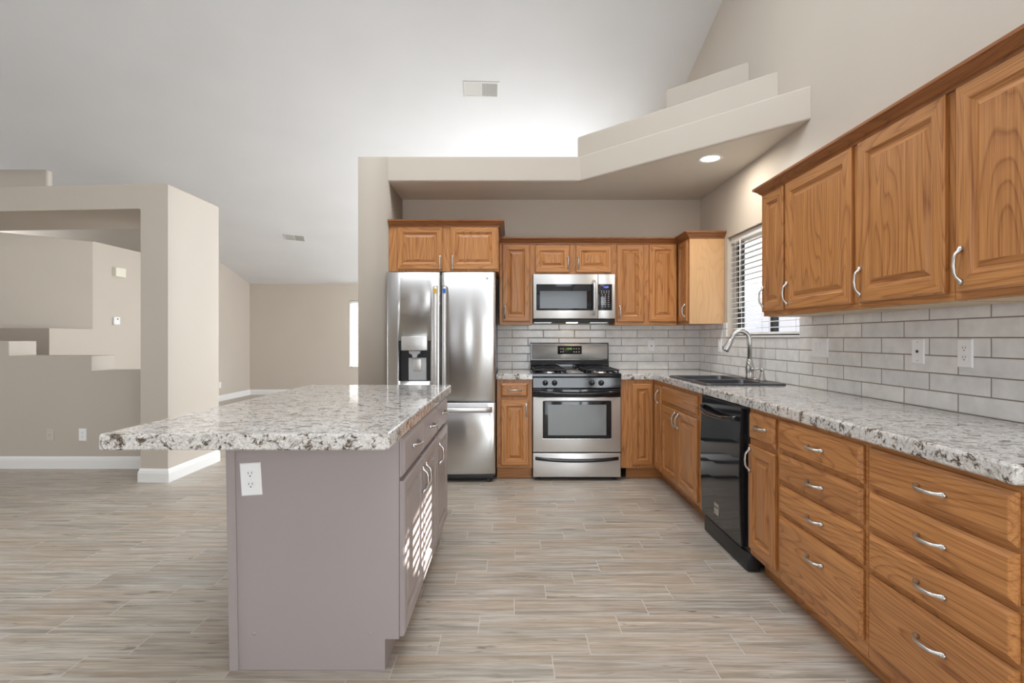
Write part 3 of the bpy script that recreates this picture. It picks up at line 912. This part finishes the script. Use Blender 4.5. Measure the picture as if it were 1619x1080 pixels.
mb = MB(); mb.box((-.875, YD + .045, H[2] + .003), (-.720, YD + .069, 1.065), bevel=.006); mb.box((-.834, YD + .036, .955), (-.762, YD + .046, 1.055), bevel=.006, mat=M['steel_flat'])
mb.build('dispenser_paddle', M['grey'], dl)
# handles
def bar(x, z0, z1, door, sticker):
    mb = MB()
    pts = [(x, YD - .002, z0), (x, YD - .030, z0 + .015), (x, YD - .044, z0 + .05), (x, YD - .047, (z0 + z1) / 2), (x, YD - .044, z1 - .05), (x, YD - .030, z1 - .015), (x, YD - .002, z1)]
    ring = []
    hw = .0205
    for px, py, pz in pts:
        ring.append([(px - hw, py, pz), (px - hw * .5, py - .009, pz), (px + hw * .5, py - .009, pz), (px + hw, py, pz), (px + hw * .6, py + .007, pz), (px - hw * .6, py + .007, pz)])
    mb.rings(ring, smooth=True)
    mb.build('handle', M['steel_flat'], door)
    mb = MB(); mb.box((x - .013, YD - .0575, z1 - .068), (x + .013, YD - .0530, z1 - .030)); mb.build('sticker', M[sticker], door)
bar(-.632, .80, 1.680, dl, 'yellow')
bar(-.556, .80, 1.680, dr, 'blue')
mb = MB()
pts = [(-1.03, .004), (-1.02, -.030), (-.98, -.050), (-.592, -.058), (-.204, -.050), (-.164, -.030), (-.154, .004)]
mb.rings([[(px, YD + py, .628 - .022), (px, YD + py - .012, .628 - .010), (px, YD + py - .012, .628 + .014), (px, YD + py, .628 + .024), (px, YD + py + .012, .628)] for px, py in pts], smooth=True)
mb.build('handle', M['steel_flat'], fz)
# badge on the right door
mb = MB()
mb.lathe([(.0001, -.0012), (.0105, -.0012), (.0105, .001)], (-.199, YD + .002, 1.746), axis=1, seg=20)
mb.text('LG', .024, (-.166, YD + .0035, 1.744), depth=.0006)
mb.build('badge', M['white_ink'], dr)
mb = MB(); mb.box((-1.04, 4.60, .030), (-.145, 4.66, .070), bevel=.004); mb.build('base_grille', M['black_matte'], r)
for x in (-.99, -.185):
    mb = MB(); mb.lathe([(.022, .001), (.024, .006), (.024, .026), (.012, .034), (.012, .05)], (x, 4.625, 0), seg=16); mb.build('foot', M['black_matte'], r)
for x in (-1.02, -.165):
    mb = MB(); mb.box((x - .03, 4.60, 1.7755), (x + .03, 4.70, 1.800), bevel=.006); mb.build('hinge_cover', M['grey'], r)

# ------------------------------------------------------------------ gas range
r = thing('gas_range', 'stainless and black gas range with oven', 'range', (.573, 4.95, 0))
x0, x1, xm = .1955, .9515, .5735
mb = MB(); mb.box((x0, 4.665, .03), (x1, 5.262, .900), bevel=.003); mb.build('body', M['black'], r)
for sx in (x0 + .04, x1 - .04):
    for sy in (4.71, 5.22):
        mb = MB(); mb.lathe([(.018, .001), (.018, .012), (.010, .018), (.010, .032)], (sx, sy, 0), seg=12); mb.build('foot', M['black_matte'], r)
# cooktop: shallow tray with a raised rim
mb = MB()
mb.rings([[(x0 - .003 + i, 4.632 + i, z), (x1 + .003 - i, 4.632 + i, z), (x1 + .003 - i, 5.215 - i, z), (x0 - .003 + i, 5.215 - i, z)] for i, z in ((.004, .898), (0, .904), (0, .924), (.006, .931), (.016, .931), (.030, .920), (.045, .918))])
top = mb.build('cooktop', M['black'], r)
BURN = [(.345, 4.775, .042), (.345, 5.055, .034), (.802, 4.775, .046), (.802, 5.055, .032)]
for bx, by, br in BURN:
    mb = MB(); mb.lathe([(br + .012, .918), (br + .010, .926), (br, .930), (br, .938)], (bx, by, 0), seg=24); b = mb.build('burner', M['steel_flat'], r)
    mb = MB(); mb.lathe([(br - .002, .938), (br - .002, .944), (br - .008, .948), (.0001, .949)], (bx, by, 0), seg=24); mb.build('burner_cap', M['iron'], b)
mb = MB(); mb.box((xm - .075, 4.70, .920), (xm + .075, 5.16, .929), bevel=.004); mb.build('center_plate', M['steel_flat'], r)
for gx in (.345, .802):
    mb = MB(); w = .135
    for yy0 in (4.665, 4.915, 5.175):
        mb.box((gx - w, yy0 - .006, .948), (gx + w, yy0 + .006, .962), bevel=.003)
    for s in (-1, 1):
        mb.box((gx + s * w - .006, 4.665, .948), (gx + s * w + .006, 5.175, .962), bevel=.003)
        for yy0 in (4.68, 4.915, 5.16): mb.box((gx + s * w - .007, yy0 - .007, .921), (gx + s * w + .007, yy0 + .007, .950), bevel=.002)
    for by in (4.775, 5.055):
        for k in range(4):
            a = math.pi / 4 + k * math.pi / 2
            c_, s_ = math.cos(a), math.sin(a)
            p0 = (gx + c_ * .022, by + s_ * .022, .962); p1 = (gx + c_ * .07, by + s_ * .06, .964); p2 = (gx + math.copysign(w, c_), by + math.copysign(.105, s_), .957)
            mb.tube([p0, p1, p2], [.005, .006, .006], 6)
    mb.build('grate', M['iron'], r)
# front: knob panel, oven door, drawer
FRG = front_back(4.665)
mb = MB(); mb.prism([(4.665, .800), (4.636, .800), (4.628, .806), (4.634, .890), (4.640, .897), (4.665, .897)], x0, x1, axis=0); cp = mb.build('control_panel', M['black'], r)
for kx in (.300, .380, .702, .782):
    mb = MB(); mb.lathe([(.0235, 4.632), (.0245, 4.628), (.022, 4.618), (.018, 4.612), (.0001, 4.611)], (kx, 0, .847), axis=1, seg=22)
    k = mb.build('knob', M['black'], r)
    mb = MB(); mb.box((kx - .0045, 4.596, .829), (kx + .0045, 4.6115, .866), bevel=.002); mb.box((kx - .001, 4.5955, .853), (kx + .001, 4.5965, .865), mat=M['white_ink']); mb.build('grip', M['black_matte'], k)
for mx, s in ((.425, 'LO'), (.655, 'HI'), (.832, 'OFF')):
    mb = MB(); mb.text(s, .011, (mx, 4.6295, .862), depth=.0004); mb.build('knob_lettering', M['white_ink'], cp)
od = None
mb = MB(); mb.box((x0, -.0, .250), (x1, .032, .724), bevel=.005, F=FRG); od = mb.build('oven_door', M['steel_flat'], r)
WX0, WX1, WZ0, WZ1 = .282, .868, .368, .690
mb = MB(); mb.box((WX0, .0315, WZ0), (WX1, .0345, WZ1), bevel=.006, seg=3, F=FRG); mb.build('window_surround', M['black'], od)
mb = MB(); mb.box((WX0 + .042, .0342, WZ0 + .028), (WX1 - .042, .0352, WZ1 - .030), F=FRG); mb.build('oven_window', M['glass_mid'], od)
mb = MB(); mb.rings([rect(WX0 - .005, WX1 + .005, WZ0 - .005, WZ1 + .005, i, w) for i, w in ((0, .030), (0, .034), (.002, .0355), (.005, .034), (.005, .030))], FRG, cap0=False, cap1=False)
mb.build('window_trim', M['chrome'], od)
mb = MB(); mb.box((x0, 0, .726), (x1, .034, .799), bevel=.006, F=FRG)
hs = []
for k in range(13):
    tt = k / 12 * 2 - 1
    u = xm + tt * (x1 - x0) / 2 * .985
    w = .040 + .030 * (1 - tt ** 4)
    v = .772 - .016 * (1 - tt * tt)
    hs.append([(u, w - .014, v + .014), (u, w, v + .015), (u, w + .010, v + .004), (u, w + .006, v - .010), (u, w - .010, v - .016), (u, w - .016, v - .004)])
mb.rings(hs, FRG, smooth=True); mb.build('handle', M['black'], od)
mb = MB(); mb.box((x0, 0, .034), (x1, .030, .240), bevel=.005, F=FRG); dw = mb.build('storage_drawer', M['steel_flat'], r)
hs = []
for k in range(13):
    tt = k / 12 * 2 - 1
    u = xm + tt * (x1 - x0) / 2 * .95
    v = .196 - .020 * (1 - tt * tt); w = .032 + .014 * (1 - tt ** 4)
    hs.append([(u, .028, v + .016), (u, w, v + .014), (u, w + .004, v), (u, w, v - .014), (u, .028, v - .016)])
mb = MB(); mb.rings(hs, FRG, smooth=True); mb.build('handle', M['black'], dw)
# backguard
FBG = front_back(5.215)
mb = MB(); mb.prism([(5.262, .900), (5.196, .900), (5.196, .985), (5.211, 1.020), (5.211, 1.180), (5.230, 1.188), (5.262, 1.188)], x0, x1, axis=0, bevel=0); bg = mb.build('backguard', M['black'], r)
def tilt(u, w, v): return (u, 5.2105 - w, v)
mb = MB(); mb.box((x0 + .012, -.002, 1.030), (x1 - .012, .006, 1.176), bevel=.014, seg=3, F=tilt, only=lambda e: abs(e.verts[0].co.y - e.verts[1].co.y) > .004)
mb.build('backguard_panel', M['steel_bright'], bg)
mb = MB(); mb.box((.457, .0055, 1.078), (.690, .0095, 1.158), bevel=.006, F=tilt, only=lambda e: abs(e.verts[0].co.y - e.verts[1].co.y) > .002)
for i, bx in enumerate((.480, .502, .607, .630, .655)):
    for bz in (1.130, 1.100): mb.box((bx + .003, .0093, bz - .004), (bx + .013, .0099, bz + .004), F=tilt, mat=M['white_ink'])
cl = mb.build('clock_panel', M['black_matte'], bg)
mb = MB(); mb.text('12:00', .026, (.567, .0097, 1.130), F=tilt); mb.build('clock_digits', M['lcd_green'], bg)
mb = MB(); mb.box((xm - .115, 5.186, .978), (xm + .115, 5.198, 1.000), bevel=.003); mb.build('oven_vent', M['black_matte'], bg)

# ------------------------------------------------------------------ microwave
r = thing('microwave', 'stainless over-range microwave with black keypad', 'microwave', (.584, 5.10, 1.378))
mx0, mx1, mz0, mz1, YM = .2085, .9595, 1.412, 1.8195, 4.930
mb = MB(); mb.box((mx0 + .002, YM + .032, mz0 - .032), (mx1 - .002, 5.270, mz1 - .001), bevel=.003); mb.build('body', M['black_matte'], r)
FM = front_back(YM + .030)
mb = MB(); mb.box((mx0, 0, mz0), (.8015, .030, mz1), bevel=.004, F=FM); md = mb.build('door', M['steel_flat'], r)
mb = MB(); mb.box((.8035, 0, mz0), (mx1, .030, mz1), bevel=.004, F=FM); mp = mb.build('control_panel', M['steel_flat'], r)
mb = MB(); mb.box((.238, .0295, 1.488), (.782, .0325, 1.728), bevel=.004, F=FM); mb.build('glass', M['black'], md)
mb = MB(); mb.box((.270, .0323, 1.506), (.700, .0330, 1.665), F=FM); mb.build('window_screen', M['glass_smoke'], md)
mb = MB()
hs = []
for k in range(9):
    tt = k / 8 * 2 - 1
    v = 1.606 + tt * .160; w = .034 + .030 * (1 - tt ** 6)
    hs.append([(.754, w, v), (.760, w + .010, v), (.772, w + .010, v), (.778, w, v), (.772, w - .006, v), (.760, w - .006, v)])
mb.rings(hs, FM, smooth=True); mb.build('handle', M['steel_flat'], md)
mb = MB(); mb.box((.805, .0295, 1.488), (.932, .0325, 1.728), bevel=.003, F=FM)
rnd = random.Random(3)
for row, bz in enumerate((1.664, 1.648, 1.630, 1.612, 1.596, 1.578, 1.560, 1.540, 1.522)):
    for bx in ((.836, .858, .880, .902) if row in (0, 1) else (.842, .869, .900)):
        mb.box((bx - .005, .0323, bz - .0028), (bx + .005, .0329, bz + .0028), F=FM, mat=M['grey'])
mb.build('keypad', M['black'], mp)
mb = MB(); mb.text('12:00', .020, (.876, .0329, 1.700), F=FM); mb.build('clock_digits', M['lcd_blue'], mp)
mb = MB(); mb.box((mx0 + .010, YM + .020, 1.380), (mx1 - .010, YM + .031, 1.410), bevel=.002); mb.build('vent_strip', M['black_matte'], r)
for sx in (.30, .82):
    mb = MB(); mb.box((sx - .08, YM + .06, 1.372), (sx + .08, YM + .20, 1.380)); mb.build('grease_filter', M['steel_flat'], r)
mb = MB(); mb.box((xm - .05, YM + .05, 1.374), (xm + .05, YM + .12, 1.380)); mb.build('task_lamp', plain('lit_task_lamp', (.9, .8, .6), .4, emit=(1, .72, .40), estr=12.0), r)

# ------------------------------------------------------------------ dishwasher
r = thing('dishwasher', 'gloss black dishwasher between sink cabinet and narrow cabinet', 'dishwasher', (1.52, 3.14, 0))
FD = front_right(1.262)
mb = MB(); mb.box((2.835, -.58, .10), (3.462, .0, .868), F=FD); mb.box((2.835, -.06, .86), (3.462, .030, .868), F=FD); mb.build('body', M['black_matte'], r)
mb = MB()
hs = []
for k in range(9):
    tt = k / 8; v = .118 + tt * (.860 - .118)
    b = .030 + .012 * (1 - (2 * tt - 1) ** 2)
    hs.append([(2.868, .002, v), (3.456, .002, v), (3.456, b - .004, v), (3.452, b, v), (2.872, b, v), (2.868, b - .004, v)])
mb.rings(hs, FD, smooth=False); dd = mb.build('door', M['black'], r)
hs = []
for k in range(13):
    tt = k / 12 * 2 - 1
    u = 3.162 + tt * .270; w = .046 + .034 * (1 - tt ** 4); v = .800 - .022 * (1 - tt * tt)
    hs.append([(u, w - .012, v + .012), (u, w + .004, v + .014), (u, w + .012, v), (u, w + .004, v - .014), (u, w - .012, v - .012)])
mb = MB(); mb.rings(hs, FD, smooth=True); mb.build('handle', M['black'], dd)
mb = MB(); mb.box((2.83, -.050, .004), (3.458, .014, .098), bevel=.004, F=FD); mb.build('toe_panel', M['black_matte'], r)
mb = MB(); mb.box((3.165, .0345, .182), (3.235, .0375, .252), bevel=.002, F=FD)
mb.box((3.170, .0373, .222), (3.230, .0379, .229), F=FD, mat=M['black_matte']); mb.box((3.170, .0373, .196), (3.230, .0379, .202), F=FD, mat=M['grey'])
mb.build('badge', M['nickel'], dd)

# ------------------------------------------------------------------ sink, faucet, soap dispenser
r = thing('sink', 'charcoal double-bowl drop-in sink under the window', 'sink', (1.53, 3.895, .926))
t = bmesh.new()
def rr(x0, x1, y0, y1, rad, z, n=4):
    return [(px, py, z) for c in ((x1 - rad, y1 - rad, 0), (x0 + rad, y1 - rad, 90), (x0 + rad, y0 + rad, 180), (x1 - rad, y0 + rad, 270)) for px, py in arc(c[0], c[1], rad, c[2], c[2] + 90, n)]
out = [[t.verts.new(p) for p in rr(1.262 + i, 1.800 - i, 3.482 + i, 4.308 - i, .035, z)] for i, z in ((.0, .9258), (.0, .931), (.006, .936), (.014, .936))]
n_ = len(out[0])
for k in range(3):
    for i in range(n_): t.faces.new((out[k][i], out[k][(i + 1) % n_], out[k + 1][(i + 1) % n_], out[k + 1][i]))
bowls = []
for ya, yb_ in ((3.520, 3.868), (3.902, 4.270)):
    lo = [[t.verts.new(p) for p in rr(1.300 + i, 1.682 - i, ya + i, yb_ - i, .05, z)] for i, z in ((0, .936), (.006, .930), (.010, .770), (.030, .745))]
    for k in range(3):
        for i in range(n_): 
            f = t.faces.new((lo[k][i], lo[k][(i + 1) % n_], lo[k + 1][(i + 1) % n_], lo[k + 1][i])); f.smooth = True
    t.faces.new(lo[-1]); bowls.append(lo[0])
es = []
for l in [out[-1]] + bowls:
    for i in range(n_): es.append(t.edges.get((l[i], l[(i + 1) % n_])))
bmesh.ops.triangle_fill(t, edges=es, use_beauty=True)
mb = MB(); mb.merge(t); mb.build('basin', M['sink'], r)
for cy in (3.694, 4.086):
    mb = MB(); mb.lathe([(.042, .7455), (.042, .749), (.030, .749), (.026, .747), (.0001, .747)], (1.49, cy, 0), seg=20); mb.build('drain', M['nickel'], r)

FX, FY = 1.752, 3.935
r = thing('faucet', 'brushed nickel gooseneck kitchen faucet behind the sink', 'faucet', (FX, FY, .9365))
mb = MB(); mb.prism(arc(FX, FY + .09, .028, 0, 180, 8) + arc(FX, FY - .09, .028, 180, 360, 8), .9365, .944, bevel=.002, seg=1); mb.build('base_plate', M['nickel'], r)
mb = MB(); mb.lathe([(.030, .944), (.031, .950), (.027, .958), (.028, .985), (.031, 1.010), (.030, 1.030), (.024, 1.052), (.020, 1.062), (.021, 1.070), (.017, 1.080)], (FX, FY, 0), seg=24); mb.build('body', M['nickel'], r)
sp = [(FX, FY, 1.075), (FX, FY, 1.215)]
R_ = .062
sdir = Vector((-.96, .28)).normalized()
for k in range(1, 13):
    a = math.pi * k / 12 * .93
    d_ = R_ - R_ * math.cos(a)
    sp.append((FX + sdir.x * d_, FY + sdir.y * d_, 1.215 + R_ * 1.12 * math.sin(a)))
e0, e1 = Vector(sp[-2]), Vector(sp[-1]); dv = (e1 - e0).normalized()
sp.append(tuple(e1 + dv * .012))
mb = MB(); mb.tube(sp, .0160, 14); mb.build('spout', M['nickel'], r)
s0 = Vector(sp[-1])
mb = MB(); dv2 = (dv + Vector((sdir.x * .22, sdir.y * .22, 0))).normalized()
mb.tube([tuple(s0 - dv2 * .006), tuple(s0 + dv2 * .004), tuple(s0 + dv2 * .03), tuple(s0 + dv2 * .075), tuple(s0 + dv2 * .088), tuple(s0 + dv2 * .090)], [.0165, .0195, .0205, .0265, .027, .024], 16); sh = mb.build('spray_head', M['nickel'], r)
mb = MB(); mb.tube([tuple(s0 + dv2 * .0895), tuple(s0 + dv2 * .092)], [.018, .018], 16); mb.build('nozzle', M['black_matte'], sh)
mb = MB(); mb.tube([(FX, FY - .022, 1.005), (FX, FY - .050, 1.006), (FX, FY - .060, 1.008)], [.015, .015, .010], 12)
mb.tube([(FX - .002, FY - .052, 1.006), (FX - .014, FY - .034, 1.040), (FX - .028, FY - .012, 1.066)], [.008, .006, .0075], 8); mb.build('lever', M['nickel'], r)
r = thing('soap_dispenser', 'small nickel soap dispenser beside the faucet', 'soap dispenser', (1.752, 3.740, .9365))
mb = MB(); mb.lathe([(.025, .9365), (.026, .943), (.022, .950), (.018, .965), (.0125, .990), (.010, 1.000), (.014, 1.008), (.014, 1.022), (.008, 1.027)], (1.752, 3.740, 0), seg=20); mb.build('body', M['nickel'], r)
mb = MB(); mb.tube([(1.752, 3.740, 1.018), (1.725, 3.748, 1.020), (1.690, 3.757, 1.012)], [.007, .0055, .0045], 8); mb.build('nozzle', M['nickel'], r)

# ------------------------------------------------------------------ wall plates
def plate(name, label, cat, F, u, v, w, h, kind, group='wall plates', mat='plate'):
    r = thing(name, label, cat, F(u, 0, v), group)
    mb = MB()
    mb.rings([rect(u - w / 2, u + w / 2, v - h / 2, v + h / 2, i, ww) for i, ww in ((0, .0003), (0, .003), (.003, .0058), (.006, .0062))], F)
    mb.build('plate', M[mat], r)
    if kind == 'outlet':
        for s in (-1, 1):
            c = v + s * h * .165
            mb = MB(); mb.prism([(u + a * .0165, c + b * .0145) for a, b in [(math.cos(k * math.pi / 8) if abs(math.cos(k * math.pi / 8)) < .9 else math.copysign(.92, math.cos(k * math.pi / 8)), math.sin(k * math.pi / 8)) for k in range(16)]], .0055, .0078, axis=1, F=F)
            rec = mb.build('receptacle', M[mat], r)
            mb = MB()
            for q in (-1, 1): mb.box((u + q * .0065 - .0010, .0077, c - .001), (u + q * .0065 + .0010, .0081, c + .008), F=F)
            mb.lathe([(.0026, .0077), (.0026, .0081)], (u, 0, c - .0075), axis=1, seg=10, F=F)
            mb.build('slots', M['dark_slot'], rec)
        mb = MB(); mb.lathe([(.0025, .006), (.0022, .0072), (.0001, .0074)], (u, 0, v), axis=1, seg=10, F=F); mb.build('screw', M['plate'], r)
    elif kind == 'jack':
        mb = MB(); mb.lathe([(.0065, .006), (.0065, .0095), (.0001, .0095)], (u, 0, v), axis=1, seg=12, F=F); mb.build('jack', M['dark_slot'] if mat == 'plate' else M['nickel'], r)
        for s in (-1, 1):
            mb = MB(); mb.lathe([(.0028, .006), (.0022, .0075), (.0001, .0076)], (u, 0, v + s * h * .37), axis=1, seg=10, F=F); mb.build('screw', M['nickel'], r)
    else:
        n = int(kind)
        for k in range(n):
            cu_ = u + (k - (n - 1) / 2) * .046
            mb = MB(); mb.box((cu_ - .0165, .0058, v - .033), (cu_ + .0165, .0072, v + .033), F=F); sw = mb.build('rocker_frame', M[mat], r)
            mb = MB(); mb.prism([(.007, v - .030), (.0085, v - .030), (.0115, v + .030), (.007, v + .030)], cu_ - .014, cu_ + .014, axis=0, F=lambda a, b, c: F(a, b, c)); mb.build('rocker', M[mat], sw)
    return r
FRW, FBW = front_right(XW - .010), front_back(YB - .010)
plate('wall_outlet', 'white outlet on the tile right of the range', 'outlet', FBW, 1.381, 1.157, .072, .118, 'jack')
plate('wall_switch', 'narrow white switch on the tile between corner and faucet', 'switch', FRW, 4.755, 1.166, .073, .114, '1')
plate('wall_switch', 'wide white triple switch on the tile right of the window', 'switch', FRW, 3.218, 1.176, .165, .114, '3')
plate('jack_plate', 'white single jack plate on the tile left of the last outlet', 'jack plate', FRW, 2.443, 1.173, .074, .114, 'jack')
plate('wall_outlet', 'white duplex outlet on the tile, nearest the photo edge', 'outlet', FRW, 2.190, 1.172, .074, .116, 'outlet')
plate('wall_outlet', 'white outlet low on the half wall by the column', 'outlet', front_back(5.085), -4.044, .320, .072, .115, 'outlet')
plate('jack_plate', 'beige cable jack plate low on the half wall', 'jack plate', front_back(5.085), -4.352, .320, .072, .115, 'jack', mat='plate_beige')
plate('wall_outlet', 'white outlet low on the far living room wall above baseboard', 'outlet', front_island(-5.672), 10.50, .315, .072, .115, 'outlet')
ca, sa = math.cos(math.radians(3.7)), math.sin(math.radians(3.7))
IU, IV = -.962, .711
def isl_plate(u, w, v): return (IU + (u - IU) * ca - (v - IV) * sa, 1.996 - w, IV + (u - IU) * sa + (v - IV) * ca)
plate('wall_outlet', 'slightly crooked white duplex outlet on the mauve island end', 'outlet', isl_plate, IU, IV, .077, .121, 'outlet')

r = thing('door_chime', 'cream door chime box high on the bright hall wall', 'door chime', (-5.66, 7.76, 2.18))
FL = front_island(-5.672)
mb = MB(); mb.box((7.66, .0005, 2.115), (7.86, .055, 2.245), bevel=.006, F=FL); mb.build('cover', M['cream'], r)
mb = MB(); mb.box((7.655, .0005, 2.110), (7.865, .012, 2.250), F=FL); mb.build('base', M['cream'], r)
r = thing('thermostat', 'small white thermostat on the hall wall below the chime', 'thermostat', (-5.66, 7.72, 1.48))
mb = MB(); mb.box((7.66, .0005, 1.425), (7.78, .030, 1.535), bevel=.008, F=FL); mb.build('housing', M['plate'], r)
mb = MB(); mb.box((7.712, .0295, 1.497), (7.738, .0305, 1.515), F=FL); mb.build('display', M['dark_slot'], r)

# ------------------------------------------------------------------ ceiling fittings
SL = math.atan(.255)
def on_ceiling(cx, cy):
    cz = ceil_z(cy)
    def F(u, w, v):   # u across, v up the slope towards the ridge, w down from the surface
        return (cx + u, cy - v * math.cos(SL) - w * math.sin(SL), cz + v * math.sin(SL) - w * math.cos(SL))
    return F
def vent(label, cx, cy, w, h, halves, yaw=0.0):
    F0 = on_ceiling(cx, cy)
    c_, s_ = math.cos(yaw), math.sin(yaw)
    F = lambda u, ww, v: F0(u * c_ - v * s_, ww, u * s_ + v * c_)
    r = thing('ceiling_vent', label, 'vent', F(0, 0, 0), 'ceiling vents')
    mb = MB(); fr = .022
    mb.rings([rect(-w / 2, w / 2, -h / 2, h / 2, i, ww) for i, ww in ((0, .0005), (0, .004), (.004, .007), (fr, .007), (fr, .0025))], F)
    mb.box((-.006, .0005, -h / 2 + fr), (.006, .007, h / 2 - fr), F=F)
    mb.build('frame', M['vent'], r)
    for k, s in enumerate((-1, 1)):
        a, b = ((-w / 2 + fr, -.006), (.006, w / 2 - fr))[k]
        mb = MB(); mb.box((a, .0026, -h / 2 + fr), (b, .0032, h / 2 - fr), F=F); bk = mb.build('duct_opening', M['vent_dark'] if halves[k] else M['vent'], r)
        mb = MB(); n = 14
        for q in range(n):
            u = a + (b - a) * (q + .5) / n
            tl = .0035 * s
            mb.prism([(u - .0035 - tl * .3, .0033), (u - .0025 + tl * .3, .0068), (u + .0015 + tl * .3, .0068), (u + .0005 - tl * .3, .0033)], -h / 2 + fr, h / 2 - fr, axis=2, F=F)
        mb.build('louvres', M['vent'], bk)
vent('white two-part ceiling vent above the kitchen, larger in view', -.314, 5.81, .385, .245, (0, 1), yaw=-.04)
vent('small white ceiling vent over the living room far away', -3.79, 9.44, .36, .26, (1, 1), yaw=-.25)

r = thing('recessed_light', 'lit round recessed light in the kitchen soffit ceiling', 'light', (1.51, 4.063, 2.592))
mb = MB(); mb.lathe([(.092, 2.5915), (.092, 2.587), (.084, 2.584), (.068, 2.587), (.066, 2.5915)], (1.51, 4.063, 0), seg=32); mb.build('trim_ring', M['trim'], r)
mb = MB(); mb.lathe([(.066, 2.5915), (.060, 2.5885), (.0001, 2.5875)], (1.51, 4.063, 0), seg=32); mb.build('lens', M['lamp'], r)
d = bpy.data.lights.new('recessed_light_glow', 'AREA'); d.shape = 'DISK'; d.size = .12; d.energy = 7; d.color = (1, .93, .82)
lo = bpy.data.objects.new('recessed_light_glow', d); COL.objects.link(lo); lo.parent = r; lo.location = (0, 0, -.02)
